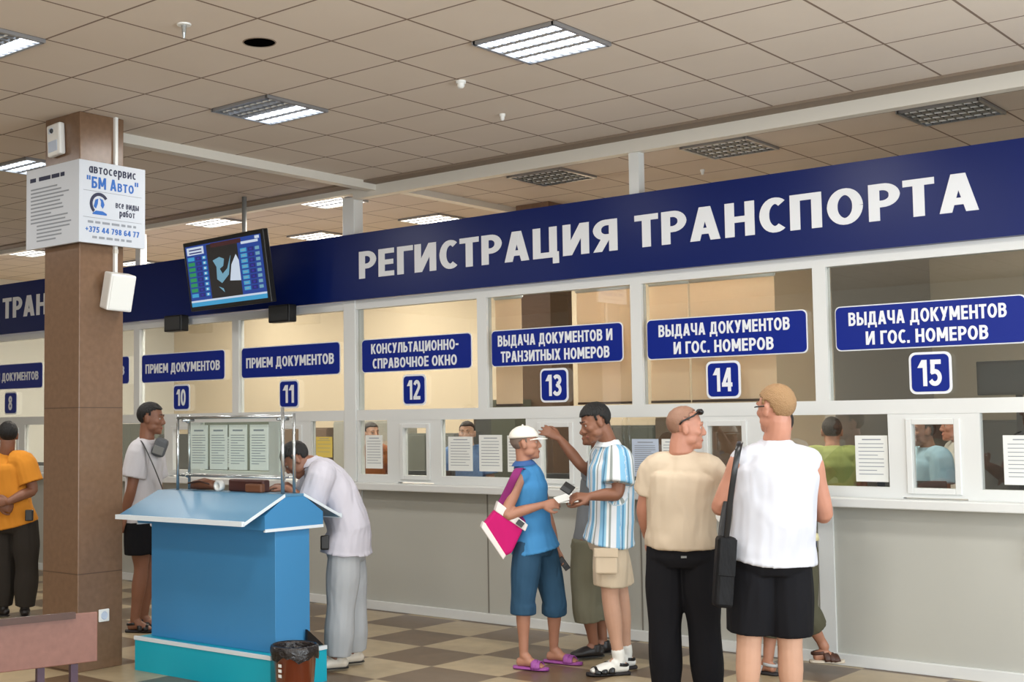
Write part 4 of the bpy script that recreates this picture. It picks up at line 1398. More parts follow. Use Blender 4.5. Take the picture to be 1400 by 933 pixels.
def hair_cap(o, c, m, s, material, front=.075, temple=.035, nape=-.055, puff=1.0, name='hair'):
    """short hair: a thick shell over the skull that ends in a hairline"""
    b = MB()
    bm = b.bm
    res = bmesh.ops.create_uvsphere(bm, u_segments=48, v_segments=32, radius=1)
    kill = []
    for v in bm.verts:
        x, y, z = v.co.x * .0825 * puff, v.co.y * .103 * puff - .014, v.co.z * .0945 * puff + .036
        # hairline by angle round the head
        a = math.atan2(y + .014, abs(x))          # +pi/2 front, -pi/2 back
        if a > .9:
            line = front
        elif a > .12:
            line = temple + (front - temple) * ((a - .12) / .78) ** .6
        elif a > -.35:
            line = temple + (-.015 - temple) * (.12 - a) / .47 + (.022 if abs(x) > .07 and -.04 < y < .02 else 0)
        else:
            line = -.015 + (nape + .015) * min(1, (-.35 - a) / .5)
        if z < -.02:
            y = min(y, -.02) if a < -.3 else y
            k = 1 - .25 * min(1, (-.02 - z) / .06)
            x *= k
            y = -.014 + (y + .014) * (1 - .18 * min(1, (-.02 - z) / .06))
        n_ = noise.noise(V((x, y, z)) * 55 + V(c)) * .003
        v.co = V((x, y, z)) * (1 + n_ * 8)
        sb_ = 1 if (a < .35 and a > .02 and abs(x) > .06) else 0
        if z < line - .03 * sb_ + noise.noise(V((x * 90, y * 90, 1))) * .006:
            kill.append(v)
    bmesh.ops.delete(bm, geom=kill, context='VERTS')
    bmesh.ops.solidify(bm, geom=list(bm.faces), thickness=.012)
    for v in bm.verts:
        v.co = V(c) + m @ (v.co * s)
    return b.build(name, material, o, smooth=True)


def hand_bits(mb, w, tip, normal, s, curl=.5, thumb=1, spread=.1):
    """palm, four jointed fingers and a thumb. w wrist, tip towards the fingertips, normal out of the back of the hand"""
    d = (V(tip) - V(w)).normalized()
    n = V(normal) - d * V(normal).dot(d)
    n = n.normalized() if n.length > 1e-4 else d.orthogonal().normalized()
    a = d.cross(n)                       # across the palm
    w = V(w)
    P = lambda f, ac, up: w + (d * f + a * ac + n * up) * s
    mb.tube([w - d * .02 * s, P(.02, 0, 0), P(.05, 0, 0), P(.085, 0, 0), P(.098, 0, -.002)], [.026 * s, .030 * s, .039 * s, .041 * s, .034 * s], 14, flat=[.020 * s, .018 * s, .0165 * s, .0145 * s, .010 * s], side=a)
    for k, (off, ln) in enumerate(((-.031, .066), (-.0105, .078), (.0105, .073), (.031, .056))):
        base = P(.088, off, 0)
        ang = 0.0
        dirv = (d + a * (off / .031) * spread).normalized()
        pts = [P(.07, off * .9, 0), base]
        q = base
        for j, fr in enumerate((.42, .33, .25)):
            ang += curl * (.75, 1.0, .8)[j]
            v = dirv * math.cos(ang) - n * math.sin(ang)
            q = q + v * ln * fr * s
            pts.append(q)
        mb.tube(pts, [.0105 * s, .0100 * s, .0092 * s, .0085 * s, .0066 * s], 10)
        mb.ball(pts[-1], .0068 * s, seg=8, rings=6)
    t0 = P(.022, thumb * .026, -.004)
    t1 = P(.052, thumb * .052, -.014)
    t2 = P(.080, thumb * .060, -.022)
    t3 = P(.102, thumb * .056, -.028)
    mb.tube([t0, t1, t2, t3], [.016 * s, .0135 * s, .0115 * s, .0085 * s], 10)
    mb.ball(t3, .0087 * s, seg=8, rings=6)


def person(name, label, J, *, skin, hair, face, s=1.0, build=1.0, up=(0, 0, 1), hairkw=None, group=None, bare=False, hands=None, belly=0.0, feet=True, thigh=1.0, legs=None):
    """J holds joint positions in the room. returns the body and the helper data needed for the clothes"""
    J = {k: V(p) for k, p in J.items()}
    sv = (J['sR'] - J['sL']).normalized()
    hv = (J['hR'] - J['hL']).normalized()
    pv = (J['hL'] + J['hR']) / 2
    ch = (J['sL'] + J['sR']) / 2
    spine = (ch - pv).normalized()
    fr = sv.cross(spine)
    ff = V(face)
    fwd = -fr if fr.dot(V(J.get('front', ff))) < 0 else fr
    b = MB()
    g = s * build
    nk = J.get('nk', ch + spine * .055 * s)
    tor = torso_path(J, s, fwd)
    rads = [(.105 * g, .090 * g), (.162 * g, .108 * g), (.148 * g, .102 * g + belly), (.150 * g, .108 * g + belly * .5), (.160 * g, .112 * g), (.128 * g, .085 * g), (.060 * s, .058 * s)]
    sides = [hv, hv, (hv + sv).normalized(), sv, sv, sv, sv]
    P, R_ = smoothpath(tor, rads, 3)
    SD = [sides[min(6, int(i / 3))] for i in range(len(P))]
    b.tube(P, [r[0] for r in R_], 20, flat=[r[1] for r in R_], side=SD)
    for q in 'LR':
        sh, el, wr = J['s' + q], J['e' + q], J['w' + q]
        inn = sh + (ch - sh) * .45 + spine * .005
        limb(b, [inn, sh, sh * .55 + el * .45, el, el * .6 + wr * .4, wr], [.062 * g, .058 * g, .050 * g, .040 * g, .042 * g, .028 * g])
        if hands and q in hands:
            h = hands[q]
            hand_bits(b, wr, wr + V(h['dir']), h['n'], s, h.get('curl', .5), h.get('thumb', 1), h.get('spread', .1))
        hp, kn, an = J['h' + q], J['k' + q], J['a' + q]
        limb(b, [hp + V((0, 0, .02)), hp * .5 + kn * .5, kn, kn * .68 + an * .32, kn * .25 + an * .75, an], [.088 * g * thigh, .078 * g * thigh, .056 * g, .057 * g, .040 * g, .034 * g])
        if feet and 't' + q in J:
            to = J['t' + q]
            fd = (to - an); fd.z = 0
            L_ = fd.length; fd.normalize()
            z0 = J['t' + q].z
            heel = an - fd * .045 * s; heel.z = z0 + .036 * s
            mid = an + fd * L_ * .45; mid.z = z0 + .036 * s
            ball = an + fd * L_ * .78; ball.z = z0 + .022 * s
            tip = an + fd * L_ * .97; tip.z = z0 + .014 * s
            sd = V((-fd.y, fd.x, 0))
            b.tube([heel - fd * .008, heel, an + fd * .02 - V((0, 0, an.z - z0 - .05 * s)), mid, ball, tip], [.018 * s, .030 * s, .034 * s, .040 * s, .046 * s, .030 * s], 14, flat=[.018 * s, .032 * s, .04 * s, .032 * s, .020 * s, .011 * s], side=sd)
            limb(b, [an, an * .6 + mid * .4], [.034 * s, .036 * s], n=2)
    hm = frame_from(face, up)
    L = head_bits(b, J['hd'], hm, s, nk, build)
    o = fuse(b, name, skin, .0068, 3)
    if legs:
        o.data.materials.append(legs)
        zc = pv.z - .1
        for p in o.data.polygons:
            if p.center.z < zc and min((p.center - J['w' + q]).length for q in 'LR') > .22:
                p.material_index = 1
    tag(o, label, 'person', group)
    face_parts(o, L, hm, s, hair or HAIR['brown'])
    if hair:
        hair_cap(o, J['hd'], hm, s, hair, **(hairkw or {}))
    return dict(o=o, J=J, s=s, g=g, hv=hv, sv=sv, pv=pv, ch=ch, nk=nk, spine=spine, fwd=fwd, hm=hm, L=L, tor=tor, sides=sides, belly=belly, thigh=thigh)


def torso_path(J, s, fwd):
    pv = (J['hL'] + J['hR']) / 2
    ch = (J['sL'] + J['sR']) / 2
    spine = (ch - pv).normalized()
    nk = J.get('nk', ch + spine * .055 * s)
    mid = J.get('md', pv * .5 + ch * .5)
    return [pv - V((0, 0, .075 * s)), pv + V((0, 0, .01)), pv * .55 + mid * .45 + (mid - (pv + ch) / 2) * .3, mid * .75 + ch * .25, mid * .3 + ch * .7, ch + spine * .0 * s, nk]


def shirt(d, name, material, hem=.04, sleeve=.55, ease=.016, neck=True, wrinkle=.006, hemw=0.0, wscale=6, attr=None, slv_ease=.018, voxel=.0085, hemz=None):
    """torso with sleeves. hem: how far below the hip joints it ends (m), sleeve: share of the upper arm covered"""
    s, g, J = d['s'], d['g'], d['J']
    b = MB()
    tor = list(d['tor'])
    down = -(d['tor'][2] - d['pv']).normalized()
    tor[0] = d['pv'] + down * hem
    tor[1] = d['pv'] + down * min(0, hem - .05)
    e = ease
    be = d['belly']
    rads = [(.168 * g + e + hemw, .120 * g + e + be * .7 + hemw), (.166 * g + e + hemw * .7, .116 * g + e + be * .9 + hemw * .7), (.156 * g + e + hemw * .4, .110 * g + e + be + hemw * .3), (.158 * g + e, .114 * g + e + be * .5), (.168 * g + e, .118 * g + e), (.138 * g + e, .092 * g + e), (.066 * s + e * .4, .063 * s + e * .4)]
    P, R_ = smoothpath(tor, rads, 3)
    SD = [d['sides'][min(6, int(i / 3))] for i in range(len(P))]
    b.tube(P, [r[0] for r in R_], 22, flat=[r[1] for r in R_], side=SD)
    for q in 'LR':
        sh, el, wr = J['s' + q], J['e' + q], J['w' + q]
        inn = sh + (d['ch'] - sh) * .5 + d['spine'] * .005
        if sleeve > 0:
            if sleeve <= 1:
                end = sh + (el - sh) * sleeve
                pts = [inn, sh, sh * .5 + end * .5, end]
                rr = [.066 * g + e, .064 * g + e, .058 * g + e + slv_ease * .6, .052 * g + e + slv_ease]
            else:
                end = el + (wr - el) * (sleeve - 1)
                pts = [inn, sh, sh * .5 + el * .5, el, end]
                rr = [.066 * g + e, .064 * g + e, .056 * g + e, .046 * g + e, .034 * g + e]
            rr = [(r, r) for r in rr]
            Q, RR = smoothpath(pts, rr, 4)
            b.tube(Q, [r[0] for r in RR], 16)
        else:
            limb(b, [inn, sh - (sh - inn) * .10], [.066 * g + e * .6, .053 * g + e * .5], n=2)
    return fuse(b, name, material, voxel, 2, d['o'], wrinkle, wscale, attr=attr)


def trousers(d, name, material, top=.10, length=1.0, ease=.014, flare=0.0, wrinkle=.005, wscale=6, voxel=.0085, belt=None):
    """length 0..1 to the knee, 1..2 down to the ankle"""
    s, g, J = d['s'], d['g'], d['J']
    b = MB()
    up = (d['tor'][2] - d['pv']).normalized()
    e = ease
    th = d['thigh']
    P, R_ = smoothpath([d['pv'] - V((0, 0, .085 * s)), d['pv'] - V((0, 0, .03)), d['pv'] + up * top * .5, d['pv'] + up * top], [(.118 * g + e, .098 * g + e), (.170 * g + e, .116 * g + e), (.164 * g + e * .6, .112 * g + e * .6 + d['belly'] * .3), (.152 * g + e * .5, .106 * g + e * .5 + d['belly'] * .5)], 3)
    b.tube(P, [r[0] for r in R_], 22, flat=[r[1] for r in R_], side=d['hv'])
    for q in 'LR':
        hp, kn, an = J['h' + q], J['k' + q], J['a' + q]
        pts = [hp + V((0, 0, .02)), hp * .55 + kn * .45]
        rr = [.084 * g * th + e, .084 * g * th + e + flare * .4]
        if length <= 1:
            pts.append(hp + (kn - hp) * length); rr.append((.084 - .024 * length) * g * th + e + flare)
        else:
            f = length - 1
            pts += [kn, kn * (1 - f * .5) + an * f * .5, kn * (1 - f) + an * f]
            rr += [.064 * g + e + flare * .5, .064 * g + e + flare * .8, (.060 - .018 * f) * g + e + flare * 1.2]
        Q, RR = smoothpath(pts, [(r, r) for r in rr], 5)
        b.tube(Q, [r[0] for r in RR], 16)
    o = fuse(b, name, material, voxel, 2, d['o'], wrinkle, wscale, wdir=(1, 1, .5))
    if belt:
        c = d['pv'] + up * top
        w = (.152 * g + e * .5 + .004, .106 * g + e * .5 + d['belly'] * .5 + .004)
        b = MB().tube([c - up * .036, c - up * .034, c - up * .002, c], [w[0] + .002, w[0] + .004, w[0] + .002, w[0]], 30, flat=[w[1] + .002, w[1] + .004, w[1] + .002, w[1]], side=d['hv'])
        b.build('belt', belt, d['o'], smooth=True)
    return o


def footdir(J, q):
    an, to = J['a' + q], J['t' + q]
    fd = to - an; fd.z = 0
    L = fd.length
    return an, fd.normalized(), L, to.z


def shoe(d, q, material, sole=None, name='shoe', h=.075):
    J, s = d['J'], d['s']
    an, f, L, z0 = footdir(J, q)
    sd = V((-f.y, f.x, 0))
    P = lambda k, z: V((an.x, an.y, z0)) + f * k + V((0, 0, z))
    b = MB()
    b.tube([P(-.070, .03), P(-.055, .038), P(.0, .046), P(L * .45, .042), P(L * .8, .032), P(L + .02, .024), P(L + .035, .02)], [.02, .036, .041, .045, .051, .038, .016], 16, flat=[.02, .036, .045, .041, .031, .021, .012], side=sd)
    b.tube([P(-.012, .04), P(-.012, h + .02)], [.045, .042], 14)
    o = fuse(b, name, material, .006, 2, d['o'])
    b = MB().tube([P(-.075, .008), P(-.06, .008), P(0, .008), P(L * .45, .008), P(L * .8, .008), P(L + .025, .009), P(L + .042, .011)], [.02, .037, .041, .046, .053, .040, .014], 16, flat=.0085, side=sd)
    b.build('sole', sole or M['black'], o, smooth=True)


def sandal(d, q, material, sole, straps=(.55, .8), heel=True, name='sandal'):
    J, s = d['J'], d['s']
    an, f, L, z0 = footdir(J, q)
    sd = V((-f.y, f.x, 0))
    P = lambda k, z, w=0: V((an.x, an.y, z0)) + f * k + V((0, 0, z)) + sd * w
    b = MB().tube([P(-.078, .0), P(-.06, .0), P(0, .0), P(L * .45, .0), P(L * .8, .0), P(L + .015, .002), P(L + .032, .004)], [.02, .040, .043, .048, .055, .042, .016], 18, flat=.013, side=sd)
    o = b.build(name, sole, d['o'], smooth=True)
    for k in straps:
        kk = L * k
        w = .046 + .010 * k
        hh = .083 - .045 * k
        sb = MB()
        ring = []
        for i in range(13):
            a = PI * i / 12
            ring.append(P(kk - .01 * math.sin(a), .006 + hh * math.sin(a) * .95, w * math.cos(a)))
        sb.tube(ring, [.022] * 13, 8, flat=.0055, side=f)
        sb.build('strap', material, o, smooth=True)
    if heel:
        ring = [P(.01 - (.075) * math.sin(PI * i / 12), .065 - .01 * math.sin(PI * i / 12), .044 * math.cos(PI * i / 12)) for i in range(13)]
        MB().tube(ring, [.011] * 13, 8, flat=.005, side=V((0, 0, 1))).build('strap', material, o, smooth=True)


def collar(d, material, h=.035, r=.072, tilt=.25, name='collar'):
    n, sp, s = d['nk'], d['spine'], d['s']
    b = MB()
    rings = []
    for z, rr in ((-.03, r + .016), (.0, r + .004), (h, r - .006), (h + .004, r - .001), (h * .6, r + .012), (-.01, r + .030)):
        rings.append((n + sp * z * s, rr * s))
    b.tube([p for p, _ in rings], [q for _, q in rings], 26, side=d['sv'], caps=False)
    return b.build(name, material, d['o'], smooth=True)


def joints(D, **k):
    """joints given as (across, down, extra distance) seen from the doorway"""
    J = {}
    for n_, p in k.items():
        J[n_] = at(p[0], p[1], D + (p[2] if len(p) > 2 else 0))
    return J


def ground(J, z=.0, lift=None):
    """put the feet on the floor"""
    for q in 'LR':
        if lift and q in lift:
            continue
        J['a' + q].z = .088 + z
        J['t' + q].z = z
    return J


R3 = V((RGT.x, RGT.y, 0)).normalized()
F3 = V((FWD.x, FWD.y, 0)).normalized()
UP = V((0, 0, 1))
DARKSHOE = mat('black shoe leather', (30, 26, 26), .45)
SOLE = mat('dark sandal sole', (34, 30, 32), .7)

# --- man in the beige T-shirt -------------------------------------------------
J = ground(joints(7.7, hd=(938, 586, 0), nk=(931, 619, .0), sL=(897, 640, .05), sR=(969, 643, -.03), md=(931, 685, .0), hL=(910, 754, .04), hR=(955, 754, -.03),
                  eL=(881, 694, .12), wL=(886, 733, .22), eR=(985, 697, .04), wR=(972, 700, .30), kL=(909, 862, .03), kR=(963, 862, -.02), aL=(911, 955, .08), aR=(970, 955, .03), tL=(905, 945, .22), tR=(990, 950, .18)), .012)
J['front'] = F3
d = person('person', 'bald man in beige T-shirt and black trousers with sunglasses on his head', J, skin=SKIN['red'], hair=HAIR['stubble'], face=R3 * 1.0 - F3 * .12 - UP * .05, s=1.04, build=1.12, belly=.02,
           hairkw=dict(front=.102, temple=.05, nape=-.045, puff=.965), hands=dict(L=dict(dir=F3 * .3 - UP, n=-R3, curl=.5), R=dict(dir=F3 + UP * .1, n=UP, curl=.5)))
shirt(d, 'shirt', cloth('beige cotton', (198, 182, 160), .6), hem=-.035, sleeve=.62, wrinkle=.012, wscale=7, slv_ease=.022)
trousers(d, 'trousers', cloth('black trouser cloth', (20, 20, 24), .6), top=.10, length=1.96, flare=.012, belt=M['black'])
for q in 'LR':
    shoe(d, q, DARKSHOE)
L = d['L']; b = MB()
for sx in (-1, 1):
    b.ball(L(sx * .036, .074, .096), (.034, .019, .019), d['hm'] @ Matrix.Rotation(math.radians(-38), 3, 'X'), 14, 8)
b.build('sunglasses', mat('dark lens', (18, 12, 14), .12), d['o'], smooth=True)
b = MB()
for sx in (-1, 1):
    b.tube([L(sx * .064, .060, .094), L(sx * .082, .03, .072), L(sx * .083, -.03, .040), L(sx * .078, -.045, .02)], .0055, 8)
b.tube([L(-.012, .080, .104), L(.012, .080, .104)], .003, 8)
b.build('sunglasses_frame', M['black'], d['o'], smooth=True)
b = MB()
c_ = at(935, 757, 7.53)
b.box(-.03, .03, -.004, .004, -.006, .006, mtx=Matrix.Translation(at(938, 762, 7.555)) @ frame_from(-F3).to_4x4()).build('pocket_badge', M['greymetal'], d['o'])

# --- man in the white sleeveless shirt ----------------------------------------
J = ground(joints(7.1, hd=(1060, 560, 0), nk=(1061, 603, .02), sL=(1016, 630, .03), sR=(1107, 632, .0), md=(1060, 690, -.02), hL=(1030, 762, .02), hR=(1076, 762, 0),
                  eL=(984, 694, .10), wL=(1004, 668, .34), eR=(1127, 703, .06), wR=(1098, 690, .30), kL=(1024, 880, .02), kR=(1080, 883, 0), aL=(1021, 985, .05), aR=(1083, 985, .03), tL=(1010, 965, .2), tR=(1098, 968, .2)), .012)
J['front'] = F3
d = person('person', 'tall man seen from behind in white sleeveless shirt and black shorts', J, skin=SKIN['red'], hair=HAIR['blond'], face=F3 * .9 - R3 * .5, s=1.08, build=1.10, hairkw=dict(front=.07, temple=.035, nape=-.045, puff=1.0),
           hands=dict(L=dict(dir=F3 * .6 + UP * .5 + R3 * .4, n=-R3, curl=.6), R=dict(dir=F3 * .7 - R3 * .6, n=UP, curl=.6)), thigh=.95, legs=SKIN['pale'])
shirt(d, 'shirt', cloth('white cotton', (198, 200, 208), .7), hem=.0, sleeve=.0, wrinkle=.014, wscale=5, ease=.026, hemw=.025)
trousers(d, 'shorts', cloth('black shorts cloth', (18, 18, 22), .6), top=.06, length=.87, ease=.03, flare=.022)
for q in 'LR':
    sandal(d, q, M['black'], SOLE)
L = d['L']
MB().tube([L(-.060, .080, .012), L(-.083, .05, .014), L(-.087, -.01, .016)], .004, 8).box(-.001, .001, -.001, .001, -.001, .001, mtx=Matrix.Translation(L(-.083, .05, .014))).build('glasses_temple', M['black'], d['o'])
MB().tube([at(986, 706, 7.30), at(990, 706, 7.32)], .036, 14).build('wristband', M['white'], d['o'])
# his shoulder bag
bg_ = thing('shoulder_bag', at(988, 840, 7.0), 'black shoulder bag on a long strap behind the left arm of white vest man', 'bag')
b = MB()
c_ = at(990, 782, 6.99)
b.box(-.05, .05, -.05, .05, -.19, .19, mtx=Matrix.Translation(c_) @ frame_from(F3).to_4x4() @ Matrix.Rotation(math.radians(5), 4, 'Y'))
b.build('bag_body', cloth('black nylon', (16, 16, 18), .4, 14, .6), bg_, bevel=.02)
MB().box(-.046, .046, -.058, -.05, -.02, .18, mtx=Matrix.Translation(c_) @ frame_from(F3).to_4x4() @ Matrix.Rotation(math.radians(5), 4, 'Y')).build('flap', bpy.data.materials['black nylon'], bg_, bevel=.004)
pts = [at(992, 745, 6.97), at(996, 710, 6.94), at(999, 680, 6.92), at(1005, 640, 6.90), at(1010, 612, 6.94), at(1012, 606, 7.03), at(1010, 608, 7.15), at(1004, 640, 7.23), at(990, 700, 7.10), at(985, 738, 7.02)]
P_, _ = smoothpath(pts, [(.02, .02)] * len(pts), 4)
MB().tube(P_, .016, 10, flat=.005, side=R3).build('strap', M['black'], bg_, smooth=True)

# --- man in the striped shirt ---------------------------------------------------
J = ground(joints(9.02, hd=(814, 578, 0), nk=(832, 609, .04), sL=(847, 629, -.13), sR=(824, 626, .20), md=(837, 682, .0), hL=(836, 734, -.08), hR=(830, 734, .10),
                  eL=(844, 675, -.20), wL=(808, 679, -.22), eR=(824, 682, .24), wR=(800, 686, .02), kL=(834, 812, -.09), kR=(848, 812, .10), aL=(846, 893, -.08), aR=(856, 890, .12), tL=(808, 915, -.12), tR=(826, 906, .06)), .013)
J['front'] = -R3
d = person('person', 'dark-haired man in blue and white striped shirt and beige shorts looking down', J, skin=SKIN['dark'], hair=HAIR['black'], face=-R3 * 1.0 - F3 * .1 - UP * .42, up=UP - R3 * .2, s=1.05, build=1.02, hairkw=dict(front=.07, temple=.03, nape=-.06, puff=1.04),
           hands=dict(L=dict(dir=-R3 + UP * .02, n=UP * .8 - F3 * .5, curl=.55, thumb=-1), R=dict(dir=-R3 * .9 + UP * .25 - F3 * .2, n=UP * .6 + F3 * .6, curl=.6)), legs=SKIN['pale'])
m_ = bpy.data.materials.new('striped shirting'); m_.use_nodes = True
nt = m_.node_tree; bs = nt.nodes['Principled BSDF']; bs.inputs['Roughness'].default_value = .8
at_ = nt.nodes.new('ShaderNodeAttribute'); at_.attribute_name = 'stripe'
rp = nt.nodes.new('ShaderNodeValToRGB'); rp.color_ramp.interpolation = 'CONSTANT'
cr = rp.color_ramp
cr.elements[0].position = 0; cr.elements[0].color = (*lin((222, 228, 234)), 1)
cr.elements[1].position = .30; cr.elements[1].color = (*lin((132, 186, 220)), 1)
for p_, c_ in ((.52, (84, 140, 180)), (.62, (150, 200, 226)), (.74, (232, 238, 240)), (.88, (150, 160, 158))):
    e_ = cr.elements.new(p_); e_.color = (*lin(c_), 1)
fr_ = nt.nodes.new('ShaderNodeMath'); fr_.operation = 'FRACT'
nt.links.new(at_.outputs['Fac'], fr_.inputs[0]); nt.links.new(fr_.outputs[0], rp.inputs[0]); nt.links.new(rp.outputs[0], bs.inputs['Base Color'])


def stripe_of(dd, pitch):
    pv, ch, sv, fw = dd['pv'], dd['ch'], dd['sv'], dd['fwd']
    ax = (ch - pv).normalized()
    arms = [(dd['J']['s' + q], dd['J']['e' + q]) for q in 'LR']

    def fn(p):
        best = None
        for a_, b_ in arms:
            ab = b_ - a_
            t = max(0.12, min(1, (p - a_).dot(ab) / ab.length_squared))
            dd_ = (p - (a_ + ab * t))
            if best is None or dd_.length < best[0]:
                best = (dd_.length, dd_, ab.normalized(), t)
        r = p - pv
        r = r - ax * r.dot(ax)
        if best[0] < .085 and best[3] > .25:
            u = sv - best[2] * sv.dot(best[2]); u.normalize()
            w = best[2].cross(u)
            return math.atan2(best[1].dot(w), best[1].dot(u)) * .065 / pitch + 40
        return math.atan2(r.dot(fw), r.dot(sv)) * .15 / pitch + 40
    return fn


sm = shirt(d, 'shirt', m_, hem=.03, sleeve=.72, wrinkle=.009, ease=.026, hemw=.022, slv_ease=.028, attr=('stripe', stripe_of(d, .085)))
sm.data.materials[0] = m_
collar(d, mat('pale shirt collar', (226, 234, 238), .8), r=.066)
tr = trousers(d, 'cargo_shorts', cloth('beige cotton drill', (204, 188, 164), .6), top=.03, length=.86, ease=.026, flare=.02)
for z in (0,):
    pk = at(829, 768, 8.80)
    MB().box(-.075, .075, -.012, .02, -.085, .085, mtx=Matrix.Translation(pk) @ frame_from(F3 * .95 + R3 * .2).to_4x4()).build('pocket', bpy.data.materials['beige cotton drill'], tr, bevel=.012)
    MB().box(-.08, .08, -.018, -.010, .03, .09, mtx=Matrix.Translation(pk) @ frame_from(F3 * .95 + R3 * .2).to_4x4()).build('pocket_flap', bpy.data.materials['beige cotton drill'], tr, bevel=.003)
SOCK = cloth('white sock', (228, 228, 222), .3)
for q in 'LR':
    sandal(d, q, M['black'], SOLE, straps=(.35, .62, .85))
    an, f_, L_, z0 = footdir(J, q)
    b = MB()
    limb(b, [J['k' + q] * .14 + an * .86, an, an + f_ * .03 - UP * .03], [.046, .043, .048], n=3)
    b.tube([an + f_ * k_ + UP * (z_ - an.z + z0) for k_, z_ in ((-.062, .035), (0, .045), (L_ * .5, .040), (L_ * .8, .028), (L_, .02))], [.030, .041, .047, .052, .03], 14, flat=[.026, .042, .037, .026, .012], side=V((-f_.y, f_.x, 0)))
    fuse(b, 'sock', SOCK, .006, 2, d['o'])
# what he holds
w_ = thing('wallet', at(776, 668, 8.78), 'black open wallet held by the striped shirt man', 'wallet')
MB().box(-.045, .045, -.006, .006, -.035, .035, mtx=Matrix.Translation(at(776, 668, 8.80)) @ frame_from(F3 * .7 + R3 * .5 - UP * .5).to_4x4() @ Matrix.Rotation(math.radians(28), 4, 'Y')).build('cover', M['black'], w_, bevel=.003)
MB().box(-.04, .04, -.009, -.006, -.03, .0, mtx=Matrix.Translation(at(776, 668, 8.80)) @ frame_from(F3 * .7 + R3 * .5 - UP * .5).to_4x4() @ Matrix.Rotation(math.radians(28), 4, 'Y')).build('card', M['dark'], w_)

# --- person behind the striped shirt ---------------------------------------------
J = ground(joints(9.62, hd=(813, 588, .05), nk=(820, 622, .05), sL=(814, 648, -.12), sR=(828, 644, .22), md=(814, 700, 0), hL=(803, 742, -.08), hR=(814, 742, .10),
                  eL=(795, 637, -.22), wL=(765, 600, -.18), eR=(812, 690, .28), wR=(790, 680, .32), kL=(802, 822, -.08), kR=(818, 822, .10), aL=(812, 876, -.06), aR=(824, 874, .10), tL=(786, 896, -.10), tR=(800, 890, .02)), .012)
J['front'] = -R3
d = person('person', 'person in long olive shorts behind striped shirt man raising an arm to the window frame', J, skin=SKIN['dark'], hair=HAIR['black'], face=-R3, s=1.0, build=1.0, hands=dict(L=dict(dir=-R3 * .9 + UP * .55, n=-F3 * .8 + UP * .4, curl=.28, thumb=1, spread=.22), R=dict(dir=-R3, n=UP)))
shirt(d, 'shirt', cloth('grey checked shirt', (122, 126, 130), .5), hem=.02, sleeve=.4)
trousers(d, 'long_shorts', cloth('olive grey cotton', (118, 116, 98), .6), top=.06, length=1.42, ease=.03, flare=.024)
for q in 'LR':
    shoe(d, q, DARKSHOE)

# --- woman in the white cap --------------------------------------------------------
J = ground(joints(9.28, hd=(719, 607, 0), nk=(716, 634, .0), sL=(734, 652, .14), sR=(709, 654, -.13), md=(724, 695, 0), hL=(740, 742, .08), hR=(722, 744, -.08),
                  eR=(692, 705, -.20), wR=(741, 691, -.20), eL=(749, 706, .18), wL=(760, 750, .12), kR=(715, 820, -.09), kL=(758, 822, .06), aR=(716, 890, -.10), aL=(757, 886, .12), tR=(744, 912, -.18), tL=(790, 906, .02)), .012)
J['front'] = R3
d = person('person', 'woman in white cap, blue sleeveless top and denim capris with a pink bag', J, skin=SKIN['tan'], hair=HAIR['grey'], face=R3 * 1.0 - F3 * .15 + UP * .06, s=.97, build=.93, hairkw=dict(front=.05, temple=.02, nape=-.085, puff=1.0),
           hands=dict(R=dict(dir=R3 + UP * .12, n=-F3 * .8 + UP * .4, curl=.55, thumb=1), L=dict(dir=R3 * .35 - UP, n=F3 * .6 + R3 * .6, curl=.55, thumb=-1)))
BL = cloth('blue jersey', (70, 136, 188), .6)
shirt(d, 'top', BL, hem=.045, sleeve=.0, wrinkle=.008, ease=.020, hemw=.036)
collar(d, mat('darker blue collar', (52, 92, 150), .8), r=.062, h=.02)
trousers(d, 'capris', cloth('washed denim', (48, 80, 106), .7, 8, var=.25), top=.04, length=1.26, ease=.02, flare=.018)
PURP = mat('purple rubber', (150, 76, 150), .5)
for q in 'LR':
    sandal(d, q, PURP, PURP, straps=(.62, .78), heel=False, name='flip_flop')
L = d['L']; hm = d['hm']
CAPM = cloth('white cap cotton', (236, 232, 222), .3)
b = MB()
bmesh.ops.create_uvsphere(b.bm, u_segments=32, v_segments=20, radius=1)
bmesh.ops.delete(b.bm, geom=[v for v in b.bm.verts if v.co.z < -.12], context='VERTS')
bmesh.ops.solidify(b.bm, geom=list(b.bm.faces), thickness=.03)
for v in b.bm.verts:
    v.co = L(v.co.x * .091, v.co.y * .110 - .014, v.co.z * .088 + .047)
cp = b.build('cap', CAPM, d['o'], smooth=True)
b = MB()
n_ = 14
top_, bot_ = [], []
for i in range(n_ + 1):
    a = math.radians(28 + 124 * i / n_)
    inn_ = (math.cos(a) * .088, math.sin(a) * .104 - .014)
    r_ = .072 * max(0.0, math.sin((a - math.radians(28)) / math.radians(124) * PI)) ** .55
    out_ = (inn_[0] * 1.0, inn_[1] + r_)
    zz = lambda x, y: .042 - (abs(x) / .09) ** 2 * .018 - max(0, y - .08) * .16
    top_.append((b.bm.verts.new(L(*inn_, zz(*inn_))), b.bm.verts.new(L(*out_, zz(*out_)))))
    bot_.append((b.bm.verts.new(L(*inn_, zz(*inn_) - .006)), b.bm.verts.new(L(*out_, zz(*out_) - .005))))
for i in range(n_):
    b.bm.faces.new((top_[i][0], top_[i][1], top_[i + 1][1], top_[i + 1][0]))
    b.bm.faces.new((bot_[i][0], bot_[i + 1][0], bot_[i + 1][1], bot_[i][1]))
    b.bm.faces.new((top_[i][1], bot_[i][1], bot_[i + 1][1], top_[i + 1][1]))
b.build('brim', CAPM, cp, smooth=True)
MB().ball(L(0, -.014, .136), .008, seg=10, rings=6).build('button', CAPM, cp, smooth=True)
